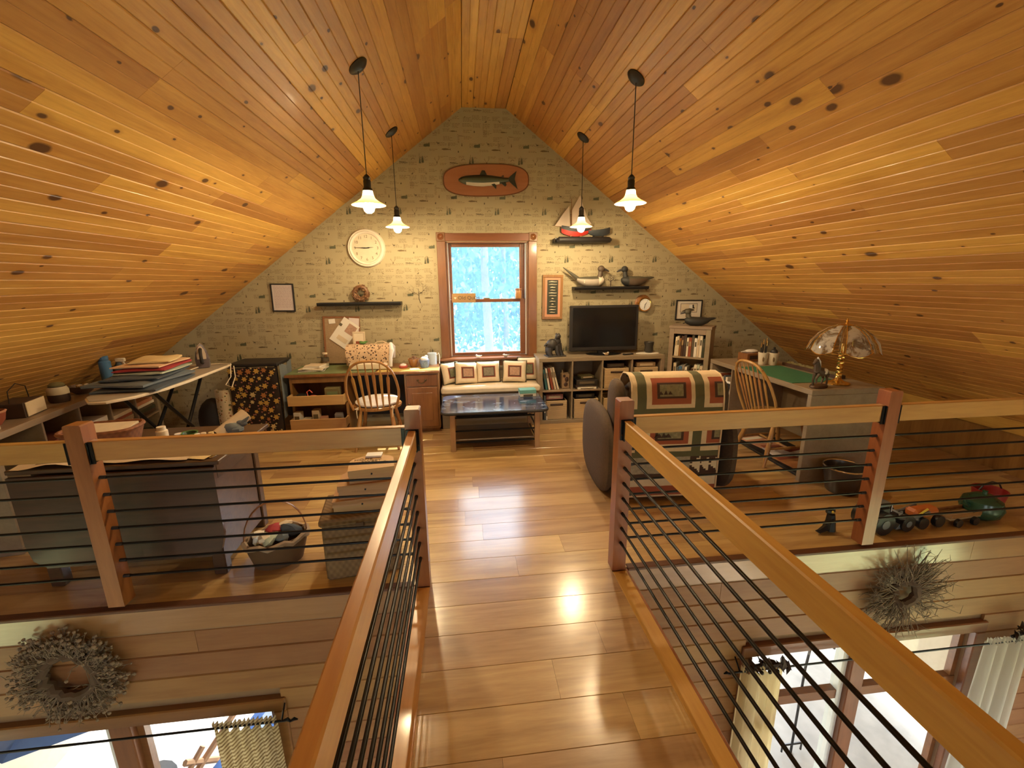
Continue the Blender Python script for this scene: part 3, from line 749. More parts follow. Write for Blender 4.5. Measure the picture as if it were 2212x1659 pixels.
# round wall clock
C = thing('wall_clock', 'large round cream wall clock with dark numerals showing quarter to three', 'clock', (-1.297, YW, 1.974))
RX = Matrix.Rotation(PI / 2, 4, 'X')
mat('clock_rim', (.70, .62, .50), .45); mat('clock_face', (.66, .56, .40), .7)
obj('rim', MB().lathe([(.150, .022), (.156, .034), (.170, .040), (.180, .032), (.190, .034), (.200, .022), (.202, 0)], 48, M=RX, caps=False), 'clock_rim', C, True)
f = obj('dial', MB().lathe([(0, .018), (.152, .018), (.152, .0)], 40, M=RX), 'clock_face', C)
for k in range(1, 13):
    a = PI / 2 - k * PI / 6; me = text_mesh(str(k), .042, 'ink')
    o = bpy.data.objects.new('numeral', me); o.location = (.120 * math.cos(a), -.0195, .120 * math.sin(a)); o.rotation_euler = (PI / 2, 0, 0); link(o, f)
def hand(name, L, a, w, y):
    c, s = math.cos(a), math.sin(a); pts = [(-.03, -.003), (.01, -.006), (L * .35, -w), (L * .5, -.003), (L, -.001), (L, .001), (L * .5, .003), (L * .35, w), (.01, .006), (-.03, .003)]
    obj(name, MB().prism([(u * c - v * s, u * s + v * c) for u, v in pts], y, y + .0015), 'near_black', C)
hand('hour_hand', .078, math.radians(6), .006, -.026); hand('minute_hand', .118, math.radians(178), .005, -.029)

# framed document
def frame_pic(name, label, cat, x, z, w, h, fw, fm, tilt=0, depth=.02, y=YW, rx=0.0, group=None):
    o = thing(name, label, cat, (x, y, z), rot=(rx, tilt, 0), group=group)
    mb = MB(); mb.cbox(-w / 2, w / 2, -depth, -.001, h / 2 - fw, h / 2, .002).cbox(-w / 2, w / 2, -depth, -.001, -h / 2, -h / 2 + fw, .002).cbox(-w / 2, -w / 2 + fw, -depth, -.001, -h / 2 + fw, h / 2 - fw, .002).cbox(w / 2 - fw, w / 2, -depth, -.001, -h / 2 + fw, h / 2 - fw, .002)
    obj('frame', mb, fm, o); return o
D = frame_pic('framed_document', 'black framed page of small lavender print high on the left wall', 'picture frame', -2.228, 1.458, .238, .30, .013, 'black_paint', math.radians(1))
mat('lavender_paper', (.62, .54, .52), .8, var=.04); mat('lilac_ink', (.40, .30, .33), .8); mat('ink_grey', (.25, .22, .2), .9)
pg = obj('page', MB().box(-.108, .108, -.012, -.004, -.138, .138), 'lavender_paper', D)
rq = random.Random(5); mb = MB()
for k in range(19):
    x = -.09; z = .112 - k * .012
    while x < .085:
        w = rq.uniform(.008, .03); mb.add([(x, -.0125, z), (min(x + w, .09), -.0125, z), (min(x + w, .09), -.0125, z + .004), (x, -.0125, z + .004)], [(0, 1, 2, 3)]); x += w + .005
obj('print', mb, 'lilac_ink', pg)

# wall shelves
def wall_shelf(label, x0, x1, ztop, d=.14, th=.035):
    return single('wall_shelf', MB().prism([(YW, ztop), (YW - d, ztop), (YW - d, ztop - .012), (YW - d + .012, ztop - th), (YW, ztop - th)], x0, x1, 'X'), 'black_paint', label, 'shelf', 'black ledge shelves')
wall_shelf('black ledge shelf holding the glittery twig wreath', -1.845, -.955, 1.398)
wall_shelf('black ledge shelf with two carved ducks above the television', 1.00, 1.885, 1.535)
wall_shelf('black ledge shelf under the model sailboat', .765, 1.400, 2.066, .15, .045)
# small sparkling wreath
mat('pinecone', (.17, .08, .035), .5); mat('gold_bead', (.62, .44, .22), .25, .4)
Wt = thing('small_wreath', 'small brown pine cone wreath with shiny beads on left shelf', 'wreath', (-1.390, YW - .055, 1.496))
rw = random.Random(9); mb = MB(); mg = MB()
for k in range(150):
    a = rw.uniform(0, 2 * PI); t2 = rw.uniform(0, 2 * PI); R = .066 + .026 * math.cos(t2); p = (R * math.cos(a), .022 * math.sin(t2), R * math.sin(a))
    (mg if k % 3 == 0 else mb).ball(p, rw.uniform(.006, .011) if k % 3 else rw.uniform(.004, .007), 6, 4)
tw = [(.068 * math.cos(2 * PI * k / 24), 0, .068 * math.sin(2 * PI * k / 24)) for k in range(24)]
obj('twig_ring', mb.tube(tw, .022, 8, closed=True), 'pinecone', Wt, True); obj('beads', mg, 'gold_bead', Wt, True)
# thin metal tree on the wall
def bare_tree(mb, h, seed, spread=.35, up=True, y=0, levels=3, r0=.005):
    r = random.Random(seed)
    def br(p, d, L, rad, lv):
        q = p + d * L; mid = p + d * L * .5 + Vector((r.uniform(-.1, .1) * L, 0, r.uniform(-.05, .05) * L)); mb.tube([p, mid, q], [rad, rad * .85, rad * .6], 5)
        if lv == 0: return
        for k in range(3 if lv > 1 else 2):
            a = (k - 1) * spread * 1.6 + r.uniform(-.2, .2); ca, sa = math.cos(a), math.sin(a)
            br(mid.lerp(q, r.uniform(.3, 1)), Vector((d.x * ca + d.z * sa, r.uniform(-.25, .25), -d.x * sa + d.z * ca)).normalized(), L * r.uniform(.55, .75), rad * .6, lv - 1)
    br(Vector((0, y, 0)), Vector((0, 0, 1)), h * .42, r0, levels); return mb
single('twig_tree', bare_tree(MB(), .30, 4, .55, levels=4, r0=.004), 'dark_brown', 'thin bare twig tree on the wallpaper left of the window', 'wall decoration', loc=(-.752, YW - .012, 1.375), rot=(0, math.radians(-6), 0))
single('twig_tree', bare_tree(MB(), .17, 12, .6, levels=4, r0=.006), 'dark_brown', 'small bare miniature tree between the two ducks on shelf', 'ornament', loc=(1.445, YW - .07, 1.536))
# flies shadow box
S = frame_pic('fishing_fly_frame', 'tall narrow wooden frame of fishing flies right of the window', 'picture frame', .768, 1.419, .240, .508, .028, 'oak_desk', math.radians(.6), .03)
mat('salmon_mat', (.55, .27, .16), .8); mat('fly_green', (.035, .040, .028), .7); mat('fly_tan', (.55, .48, .34), .6)
m_ = obj('mount', MB().box(-.094, .094, -.02, -.006, -.228, .228), 'salmon_mat', S)
obj('backing', MB().box(-.064, .064, -.022, -.02, -.196, .196), 'fly_green', m_)
rf = random.Random(2)
for k in range(12):
    z = .175 - k * .0318; w = rf.uniform(.03, .05)
    if k in (6, 8): w = .015
    obj('fly', MB().tube([(-w, -.026, z), (-w * .3, -.03, z + .003), (w * .5, -.028, z), (w, -.026, z + .002)], [.002, .006, .004, .002], 6), 'fly_tan' if k % 2 else 'cream', m_, True)
# small brass ship clock
K = thing('brass_clock', 'small round brass clock with white dial beside the television', 'clock', (1.885, YW, 1.318))
obj('backplate', MB().lathe([(.098, 0), (.098, .012), (.09, .018)], 32, M=T(-.012, 0, .016) @ RX), 'oak_desk', K, True)
obj('case', MB().lathe([(.078, .017), (.082, .04), (.076, .052), (.068, .05)], 32, M=RX, caps=False), 'brass', K, True)
d_ = obj('dial', MB().lathe([(0, .047), (.070, .047), (.07, .03)], 28, M=RX), 'white_paint', K)
for k in range(12):
    a = k * PI / 6; obj('hour_mark', MB().box(-.001, .001, -.049, -.048, .052, .060, Matrix.Rotation(a, 4, 'Y')), 'ink_dark', d_)
for nm, L, a in (('hour_hand', .03, .6), ('minute_hand', .045, 3.3)): obj(nm, MB().box(-.0018, .0018, -.052, -.050, -.008, L, Matrix.Rotation(a, 4, 'Y')), 'near_black', K)
obj('latch', MB().ball((-.088, -.04, .022), .012, 8, 6, (1.2, .6, .7)), 'brass', K, True)
# model sailboat on its shelf
mat('hull_red', (.50, .035, .02), .45); mat('hull_dark', (.035, .040, .045), .5); mat('sail', (.62, .52, .42), .85, var=.08)
B = thing('model_sailboat', 'model sailboat with cream sails and red hull above the right shelf', 'model boat', (1.02, YW - .075, 2.067))
def hull(mb, L, H, W, zt, mt, mbm, bow=-1):
    st = []
    for i in range(9):
        u = i / 8; w = W * math.sin(PI * min(1, .08 + .92 * u * .92)) ** .6 * (1 if u > .1 else .5); x = bow * (L / 2) + (-bow) * L * u
        st.append((x, w if 0 < i else .002, zt + .035 * (1 - u) ** 2, zt - H * math.sin(PI * min(1, max(.06, u * .94 + .05))) ** .45))
    n = len(st)
    for x, w, t0, b0 in st:
        m0 = (t0 + b0) / 2 + .004
        mb.v += [(x, -w, t0), (x, -w * .92, m0), (x, -w * .35, b0), (x, w * .35, b0), (x, w * .92, m0), (x, w, t0)]
    for i in range(n - 1):
        for k in range(6):
            j = (k + 1) % 6; mb.f.append((i * 6 + k, i * 6 + j, i * 6 + 6 + j, i * 6 + 6 + k)); mb.mi.append({0: mt, 1: mbm, 2: mbm, 3: mbm, 4: mt, 5: 2}[k])
    return mb
obj('hull', hull(MB(), .34, .085, .035, .105, 0, 1), ['hull_dark', 'hull_red', 'oak_chair'], B, True)
obj('stand', MB().cbox(-.07, -.055, -.02, .02, 0, .03, .002).cbox(.04, .055, -.02, .02, 0, .03, .002), 'oak_chair', B)
obj('mast', MB().cyl((-.062, 0, .10), (-.06, 0, .42), .005, .003, 8), 'oak_desk', B); obj('bowsprit', MB().cyl((-.15, 0, .125), (-.27, 0, .135), .004, .002, 6), 'oak_desk', B); obj('boom', MB().cyl((-.06, 0, .125), (.20, 0, .14), .004, .003, 6), 'oak_desk', B)
def sail(p): return MB().prism(p, -.003, .0)
obj('main_sail', sail([(-.05, .145), (-.055, .30), (.035, .455), (.075, .34), (.125, .22), (.175, .155), (.07, .14)]), 'sail', B)
obj('jib_sail', sail([(-.245, .135), (-.16, .255), (-.085, .345), (-.072, .13), (-.15, .128)]), 'sail', B)
B2 = thing('model_rowboat', 'dark grey model rowboat next to the red-hulled sailboat', 'model boat', (1.275, YW - .075, 2.067))
obj('hull', hull(MB(), .27, .06, .035, .085, 0, 0, 1), ['hull_dark', 'hull_dark', 'dark_brown'], B2, True); obj('stand', MB().cbox(-.06, -.045, -.02, .02, 0, .03, .002).cbox(.045, .06, -.02, .02, 0, .03, .002), 'near_black', B2)
# long dark canoe-like half hull leaning on that shelf edge
H2 = single('half_hull', MB().tube([(-.31, 0, 0), (-.285, -.012, .012), (.28, -.012, .012), (.30, 0, .008)], [.012, .03, .028, .02], 10), 'near_black', 'long dark half-hull board mounted on the sailboat shelf front', 'model boat', smooth=True, loc=(1.085, YW - .178, 2.035))
# duck decoys
mat('duck_white', (.74, .66, .52), .55); mat('duck_grey', (.36, .31, .25), .6); mat('duck_brown', (.085, .058, .038), .55); mat('duck_dark', (.022, .022, .020), .6); mat('duck_olive', (.075, .068, .045), .6); mat('bill', (.04, .035, .035), .4)
def duck(label, loc, rz, s, body, back_, breast, head, tail_up, tail_len, group, z0=.0, neck=1.0):
    D = thing('duck_decoy', label, 'duck decoy', loc, rz, group)
    mb = MB(); n = 12; st = [(-.150, .075, .018), (-.12, .062, .034), (-.06, .05, .052), (.0, .046, .056), (.07, .05, .055), (.115, .058, .04), (.135, .062, .02)]
    for x, zc, r in st:
        for k in range(n):
            a = 2 * PI * k / n; mb.v.append((s * x, s * r * 1.15 * math.cos(a), s * max(0.0, zc + r * .98 * math.sin(a) - .0)))
    for i in range(len(st) - 1):
        for k in range(n):
            zz = math.sin(2 * PI * (k + .5) / n); j = (k + 1) % n
            mb.f.append((i * n + k, i * n + j, (i + 1) * n + j, (i + 1) * n + k)); mb.mi.append(2 if i >= 4 else (1 if zz > .45 else 0))
    mb.f += [tuple(range(n)), tuple((len(st) - 1) * n + k for k in range(n))]; mb.mi += [0, 2]
    obj('body', mb, [body, back_, breast], D, True)
    obj('tail', MB().tube([(-.13 * s, 0, .075 * s), (-(.17 + tail_len * .4) * s, 0, (.085 + tail_up * .5) * s), (-(.18 + tail_len) * s, 0, (.09 + tail_up) * s)], [.022 * s, .014 * s, .003 * s], 8), back_, D, True)
    h = obj('head', MB().tube([(.085 * s, 0, .08 * s), (.098 * s, 0, (.11) * s), (.10 * s, 0, (.135 * neck) * s)], [.034 * s, .026 * s, .023 * s], 10).ball((.106 * s, 0, .158 * neck * s), .034 * s, 12, 9, (1.1, .85, 1)), head, D, True)
    obj('bill', MB().tube([(.132 * s, 0, .156 * neck * s), (.165 * s, 0, .146 * neck * s), (.19 * s, 0, .135 * neck * s)], [.014 * s, .011 * s, .006 * s], 8), 'bill', h, True)
    return D, h
D1, h1 = duck('white and grey carved pintail duck with long tail on right shelf', (1.205, YW - .075, 1.536), 0, 1.12, 'duck_grey', 'duck_olive', 'duck_white', 'duck_brown', .105, .115, 'carved ducks', neck=1.12)
obj('flank_patch', MB().ball((-.085, 0, .058), .05, 10, 7, (.55, 1.25, .85)), 'duck_white', D1, True); obj('neck_stripe', MB().tube([(.115, -.0, .075), (.112, 0, .12), (.098, 0, .15)], [.030, .026, .014], 10), 'duck_white', D1, True)
duck('brown carved duck with dark head facing left on right shelf', (1.72, YW - .075, 1.536), PI, 1.10, 'duck_brown', 'duck_olive', 'duck_dark', 'duck_dark', .0, .045, 'carved ducks', neck=1.1)

# things on the sash and sill
Sg = thing('wooden_sign', 'small wooden sign lettered Old Quilts on the window meeting rail', 'sign', (-.262, YW + .032, 1.372), rot=(math.radians(-4), math.radians(.5), 0))
wood('sign_wood', (.42, .25, .10), (.33, .18, .07), 'X', rnd=0, coat=.05)
obj('board', MB().prism([(-.135, 0), (.135, 0), (.135, .104), (-.120, .104), (-.135, .092)], -.012, 0), 'sign_wood', Sg)
me = text_mesh('Old Quilts', .058, 'ink_dark', align='LEFT'); o = bpy.data.objects.new('lettering', me); o.location = (-.068, -.0128, .052); o.rotation_euler = (PI / 2, 0, 0); link(o, Sg)
obj('painted_heart', MB().prism([(-.098, .036), (-.084, .052), (-.086, .06), (-.093, .062), (-.098, .056), (-.103, .062), (-.110, .060), (-.112, .052)], -.0135, -.012), 'cream', Sg)
Br = thing('wooden_barrel', 'small wooden barrel ornament standing on the right of the window meeting rail', 'ornament', (.372, YW + .028, 1.409))
obj('barrel', MB().lathe([(.034, 0), (.038, .01), (.040, .05), (.038, .09), (.034, .098)], 14), 'oak_chair', Br, True); obj('lid', MB().lathe([(.043, .098), (.043, .108), (.038, .116), (0, .118)], 14), 'oak_desk', Br, True)
obj('handle', MB().tube([(.02, 0, .116), (.02, 0, .15), (.03, 0, .165)], .002, 5), 'near_black', Br)
for x, lab in ((-.118, 'tiny white bird figurine on the window sill above the middle pillow'), (.205, 'tiny dark and white bird figurine on the sill above right pillows')):
    t_ = thing('bird_figurine', lab, 'figurine', (x, YW - .075, .739), math.radians(180 if x > 0 else 170))
    obj('body', MB().ball((0, 0, .016), .016, 10, 7, (1.7, .9, 1)).tube([(-.02, 0, .018), (-.045, 0, .028)], [.008, .003], 6), 'white_paint' if x < 0 else 'duck_grey', t_, True); obj('head', MB().ball((.02, 0, .03), .010, 8, 6).tube([(.028, 0, .03), (.038, 0, .028)], [.004, .001], 5), 'white_paint', t_, True)

# ------------------------------------------------------------------ window seat
Se = thing('window_seat', 'built-in window seat with long cream cushion under the gable window', 'bench', (0, 0, 0))
obj('box', MB().cbox(-.548, .548, 4.70, YW, 0, .402, .006), 'laminate_grey', Se)
obj('back_panel', MB().cbox(-.55, .555, YW - .03, YW - .001, .405, .632, .004), 'laminate_grey', Se)
wood('seat_side', (.48, .29, .13), (.38, .21, .09), 'Z', rnd=0)
def cushion_box(x0, x1, y0, y1, z0, z1, c=.02): return MB().cbox(x0, x1, y0, y1, z0, z1, c)
obj('seat_cushion', cushion_box(-.548, .555, 4.665, YW - .032, .404, .472, .016), 'cream', Se, True)
# pillows with printed scene panels
mat('pillow_cloth', (.74, .62, .44), .9, bump=.12); mat('rust', (.27, .065, .028), .85); mat('dark_green_cloth', (.05, .052, .028), .9); mat('print_grey', (.22, .19, .14), .85, var=.6, scale=70); mat('print_pink', (.42, .25, .17), .85, var=.5, scale=70); mat('print_green', (.14, .13, .07), .85, var=.7, scale=60)
def pillow(label, x, y, z, w, h, rot, pm, panel=True):
    P = thing('pillow', label, 'pillow', (x, y, z), rot=rot, group='pillows on the window seat')
    n = 14
    def surf(sg):
        def Q(i, j):
            u, v = -1 + 2 * i / n, -1 + 2 * j / n; k = (1 - u ** 4) * (1 - v ** 4); e = 1 - .06 * (1 - abs(u) ** 2) * (abs(v) ** 3); g_ = 1 - .06 * (1 - abs(v) ** 2) * (abs(u) ** 3)
            return (u * w / 2 * g_, sg * .062 * max(0, k) ** .5, h / 2 + v * h / 2 * e)
        return Q
    obj('cover', MB().grid(surf(-1), n, n).grid(surf(1), n, n), 'pillow_cloth', P, 'all')
    obj('piping', MB().tube([(u * w / 2 * (1 - .06 * (1 - v * v) * abs(u) ** 3), 0, h / 2 + v * h / 2 * (1 - .06 * (1 - u * u) * abs(v) ** 3)) for u, v in [(-1 + 2 * k / 8, -1) for k in range(8)] + [(1, -1 + 2 * k / 8) for k in range(8)] + [(1 - 2 * k / 8, 1) for k in range(8)] + [(-1, 1 - 2 * k / 8) for k in range(8)]], .006, 6, closed=True), 'dark_green_cloth', P, True)
    if panel:
        def panel_(pw, ph, off, m):
            q = surf(-1)
            def R(i, j):
                u, v = (-pw + 2 * pw * i / 8) * .9, (-ph + 2 * ph * j / 8) * .9
                a = q((u + 1) * n / 2, (v + 1) * n / 2); return (a[0], a[1] - off, a[2])
            return obj('printed_panel', MB().grid(R, 8, 8), m, P, 'all')
        panel_(.62, .58, .002, 'rust'); panel_(.53, .48, .0035, 'dark_brown'); panel_(.46, .41, .005, pm)
    return P
pillow('outermost left pillow, leaning behind the sunlit pillow on the window seat', -.425, 4.90, .474, .25, .245, (math.radians(-14), 0, math.radians(38)), 'print_green')
pillow('sunlit second pillow from the left on the window seat', -.262, 4.86, .474, .27, .250, (math.radians(-16), math.radians(4), math.radians(16)), 'print_pink')
pillow('middle pillow with grey forest print on the window seat', -.012, 4.90, .474, .275, .245, (math.radians(-14), 0, math.radians(4)), 'print_grey')
pillow('pillow with pink landscape print, second from right on the window seat', .282, 4.86, .474, .275, .252, (math.radians(-14), math.radians(2), math.radians(-6)), 'print_pink')
pillow('rightmost pillow with dark cabin print beside the cube shelf', .452, 4.945, .474, .24, .27, (math.radians(-10), 0, math.radians(-3)), 'print_green')

# ------------------------------------------------------------------ coffee table
def tabletop_mat():
    t = NT('tabletop_reflect_blue'); tc = t.n('ShaderNodeTexCoord'); s = t.n('ShaderNodeSeparateXYZ'); t.l(tc.outputs['Object'], s.inputs[0])
    n1 = t.noise(t.comb(t.math('MULTIPLY', s.outputs[0], .8), t.math('MULTIPLY', s.outputs[1], 2.2), 0.0), 6, 4, .6, .6)
    c = t.ramp(n1, [(.40, (.010, .020, .055)), (.58, (.022, .045, .11)), (.63, (.24, .30, .38)), (.66, (.03, .055, .11)), (.72, (.45, .47, .50))])  # blue in these tones stands for the reflected window
    vo = t.n('ShaderNodeTexVoronoi'); t.l(tc.outputs['Object'], vo.inputs['Vector']); vo.inputs['Scale'].default_value = 11
    sc = t.n('ShaderNodeSeparateColor'); t.l(vo.outputs['Color'], sc.inputs[0])
    k = t.math('MULTIPLY', t.math('LESS_THAN', vo.outputs['Distance'], .085), t.math('LESS_THAN', sc.outputs[0], .5))
    t.principled(t.mix(k, c, (.7, .7, .68)), .16, 0, .4); MATS['tabletop_reflect_blue'] = t.m
tabletop_mat()
wood('table_leg', (.46, .28, .13), (.36, .20, .085), 'Z', rnd=0)
Tb = thing('coffee_table', 'coffee table with glossy dark top tinted with the blue window reflection and wooden legs', 'coffee table', (-.005, 4.27, 0))
rc = .07; tw_, td_ = .51, .325
pts = []
for cx, cy, a0 in ((tw_ - rc, td_ - rc, 0), (-tw_ + rc, td_ - rc, 90), (-tw_ + rc, -td_ + rc, 180), (tw_ - rc, -td_ + rc, 270)):
    pts += [(cx + rc * math.cos(math.radians(a0 + k * 15)), cy + rc * math.sin(math.radians(a0 + k * 15))) for k in range(7)]
tp = obj('table_top', MB().prism(pts, .388, .412, 'Z'), 'tabletop_reflect_blue', Tb)
obj('edge_band', MB().tube([(x, y, .398) for x, y in pts], .013, 8, closed=True), 'near_black', tp, True)
for sx in (-1, 1):
    for sy in (-1, 1):
        obj('leg', MB().cbox(sx * .41 - .025, sx * .41 + .025, sy * .245 - .025, sy * .245 + .025, 0, .386, .003), 'table_leg', Tb)
for z in (.335, .20, .085):
    for sy in (-1, 1): obj('stretcher_bar', MB().cyl((-.39, sy * .245, z), (.39, sy * .245, z), .009, n=8), 'black_metal', Tb)
    for sx in (-1, 1): obj('stretcher_bar', MB().cyl((sx * .41, -.225, z), (sx * .41, .225, z), .009, n=8), 'black_metal', Tb)
obj('lower_shelf', MB().cbox(-.385, .385, -.22, .22, .094, .106, .003), 'laminate_grey', Tb)
mat('game_teal', (.16, .42, .36), .5); mat('game_white', (.68, .62, .5), .5)
Gb = thing('game_box', 'teal and white boxed game on the far corner of coffee table', 'box', (.375, 4.475, .412), math.radians(2))
obj('box_base', MB().cbox(-.085, .085, -.055, .055, .001, .034, .002), 'game_white', Gb); obj('lid', MB().cbox(-.088, .088, -.058, .058, .036, .075, .002), 'game_teal', Gb)
obj('printed_label', MB().box(-.05, .05, -.0585, -.057, .006, .026), 'ink_dark', Gb)
# ------------------------------------------------------------------ windsor chairs
def windsor(label, loc, rz, nsp=6, cushion=False):
    """local: chair faces +y, back at -y"""
    C = thing('windsor_chair', label, 'chair', loc, rz, 'bow-back windsor chairs')
    sh = .425
    seat = []
    for k in range(28):
        a = 2 * PI * k / 28; r = .215 * (1 + .06 * math.cos(2 * a)); seat.append((r * math.cos(a) * 1.04, r * math.sin(a) * .98 + .0))
    m = MB(); n = 28
    for z, s in ((sh - .038, .93), (sh - .03, .98), (sh - .008, 1.0), (sh, .97)): m.v += [(x * s, y * s, z) for x, y in seat]
    for i in range(3): m.f += [(i * n + k, i * n + (k + 1) % n, (i + 1) * n + (k + 1) % n, (i + 1) * n + k) for k in range(n)]
    m.f += [tuple(range(n))[::-1]]; m.v.append((0, 0, sh - .012)); m.f += [(3 * n + k, 3 * n + (k + 1) % n, 4 * n) for k in range(n)]; m.mi = [0] * len(m.f)
    obj('seat', m, 'oak_chair', C, True)
    for sx in (-1, 1):
        for sy in (-1, 1):
            p0, p1 = Vector((sx * .14, sy * .13, sh - .03)), Vector((sx * .205, sy * .215 + (.02 * sy), 0))
            L = [p0.lerp(p1, t) for t in (0, .2, .45, .5, .55, .75, 1)]
            obj('leg', MB().tube(L, [.013, .019, .021, .017, .021, .018, .012], 10), 'oak_chair', C, True)
    for sx in (-1, 1): obj('stretcher', MB().tube([(sx * .178, -.178, .16), (sx * .182, 0, .16), (sx * .178, .178, .16)], [.009, .014, .009], 8), 'oak_chair', C, True)
    obj('stretcher', MB().tube([(-.18, 0, .16), (0, 0, .16), (.18, 0, .16)], [.009, .014, .009], 8), 'oak_chair', C, True)
    # bow: rises from the seat edge, leaning back
    H = .50; lean = .17
    def bowpt(t):
        a = PI * t; x = -.245 * math.copysign(abs(math.cos(a)) ** .75, math.cos(a)); z = H * abs(math.sin(a)) ** .62
        if t < .5: xx = -.185 + (x + .185) * min(1, z / .2 + .25)
        else: xx = .185 + (x - .185) * min(1, z / .2 + .25)
        return Vector((xx, -.165 - lean * (z / H) - .02 * (1 - (xx / .25) ** 2), sh - .012 + z))
    pts = [bowpt(t / 30) for t in range(31)]
    obj('bow', MB().tube(pts, .0125, 10), 'oak_chair', C, True)
    for k in range(nsp):
        u = -1 + 2 * (k + .5) / nsp; x0, x1 = .165 * u, .20 * u
        ztop = max((p.z for p in pts if abs(p.x - x1) < .03), default=sh + .4); ztop = min(ztop, sh + .485)
        base = Vector((x0, -.165 - .03 * (1 - u * u), sh - .02)); top = Vector((x1, -.165 - lean * ((ztop - sh) / H) - .02, ztop))
        P = [base.lerp(top, t) for t in (0, .08, .2, .45, .62, .72, .76, 1)]
        obj('spindle', MB().tube(P, [.45, .5, .8, 1.0, 1.25, 1.3, .5, .38], 8, flat=(.0125, .0058, (1, 0, 0))), 'oak_chair', C, True)
    if cushion:
        q = obj('seat_cushion', MB().lathe([(0, .0), (.17, .0), (.205, .012), (.212, .028), (.195, .045), (.12, .055), (0, .055)], 26, c=(0, .005, sh), sx=1.02), 'white_cloth', C, True)
        for sx in (-1, 1): obj('cushion_tie', MB().tube([(sx * .16, -.16, sh + .01), (sx * .17, -.20, sh - .02), (sx * .165, -.215, sh - .09)], [.006, .005, .003], 6).ball((sx * .168, -.195, sh), .012, 8, 6, (1.6, .6, .8)), 'cream', q, True)
    return C
windsor('bow-back windsor chair with white seat cushion at the sewing desk', (-1.165, 4.365, 0), math.radians(2), 6, True)
windsor('bow-back windsor chair without cushion, pulled up to the right desk', (2.50, 3.475, 0), math.radians(-88), 7)

# ------------------------------------------------------------------ sewing desk along the gable wall
Dk = thing('sewing_desk', 'long oak desk with green blotter and open shelves under the clock', 'desk', (0, 0, 0))
obj('desk_top', MB().cbox(-2.12, -.552, 4.585, YW - .005, .665, .692, .004), 'oak_desk', Dk)
obj('green_blotter', MB().cbox(-2.11, -1.22, 4.60, YW - .03, .6925, .699, .002), 'desk_green', Dk)
mat('yellow_mat', (.50, .36, .10), .5); obj('yellow_mat', MB().cbox(-1.20, -.556, 4.60, 4.80, .6925, .697, .002), 'yellow_mat', Dk)
L1 = obj('shelf_carcass', MB().cbox(-2.09, -2.065, 4.62, 5.10, .0, .664, .003).cbox(-1.545, -1.52, 4.62, 5.10, .0, .664, .003).box(-2.065, -1.545, 5.08, 5.10, .02, .664).box(-2.065, -1.545, 4.63, 5.08, .04, .06).box(-2.065, -1.545, 4.70, 5.08, .33, .345).box(-2.065, -1.545, 4.62, 4.64, .60, .664), 'oak_desk', Dk)
for z in (.385, .135):
    t_ = obj('tray', MB().cbox(-2.085, -1.525, 4.50, 4.515, z, z + .105, .004).box(-2.085, -2.070, 4.515, 4.69, z, z + .10).box(-1.540, -1.525, 4.515, 4.69, z, z + .10).box(-2.085, -1.525, 4.515, 4.69, z, z + .012), 'birch', Dk)
pd = obj('pedestal', MB().cbox(-.925, -.562, 4.62, 5.10, .045, .664, .004).box(-.91, -.575, 4.66, 5.08, 0, .045), 'oak_desk', Dk)
dr = obj('drawer', MB().cbox(-.905, -.580, 4.606, 4.619, .525, .645, .004), 'oak_desk', pd); dd = obj('door', MB().cbox(-.905, -.580, 4.608, 4.619, .07, .510, .004).cbox(-.85, -.635, 4.602, 4.607, .14, .45, .004), 'oak_desk', pd)
mat('old_brass', (.12, .085, .04), .4, .8)
obj('bail_pull', MB().ball((-.78, 4.600, .592), .012, 8, 6).ball((-.70, 4.600, .592), .012, 8, 6).tube([(-.78, 4.594, .590), (-.765, 4.585, .568), (-.74, 4.582, .562), (-.715, 4.585, .568), (-.70, 4.594, .590)], .005, 6), 'old_brass', dr, True)
obj('door_knob', MB().ball((-.885, 4.598, .33), .011, 8, 6), 'old_brass', dd, True)
obj('knee_hole_shade', MB().box(-1.52, -.925, 5.06, 5.075, .1, .664), 'near_black', Dk)  # black sheet standing in for the shade deep in the knee hole
# small goods in the trays
mat('pink_yarn', (.62, .12, .09), .7); mat('olive_box', (.16, .13, .05), .8)
yb = thing('yarn_bundle', 'pink yarn bundle in the upper desk tray', 'yarn', (-1.86, 4.60, .398)); obj('skein', MB().ball((0, 0, .04), .04, 10, 7, (1.5, 1, .9)), 'pink_yarn', yb, True); obj('loop', MB().tube([(-.05, 0, .06), (-.06, 0, .11), (-.03, 0, .13), (-.005, 0, .10)], .006, 6), 'pink_yarn', yb, True)
def bx(name, label, cat, loc, sx, sy, sz, m, rz=0, group=None, lid=None):
    o = thing(name, label, cat, loc, rz, group); obj('box', MB().cbox(-sx / 2, sx / 2, -sy / 2, sy / 2, 0, sz, .003), m, o)
    if lid: obj('label_strip', MB().box(-sx * .35, sx * .35, -sy / 2 - .001, -sy / 2, sz * .3, sz * .75), lid, o)
    return o
bx('storage_box', 'olive patterned box standing in the upper desk tray', 'box', (-1.66, 4.61, .398), .15, .08, .15, 'olive_box', .05, None, 'desk_green')
bx('storage_box', 'black box beside the pink yarn in the upper tray', 'box', (-1.97, 4.61, .398), .09, .09, .09, 'near_black', 0, None, 'ink_dark')
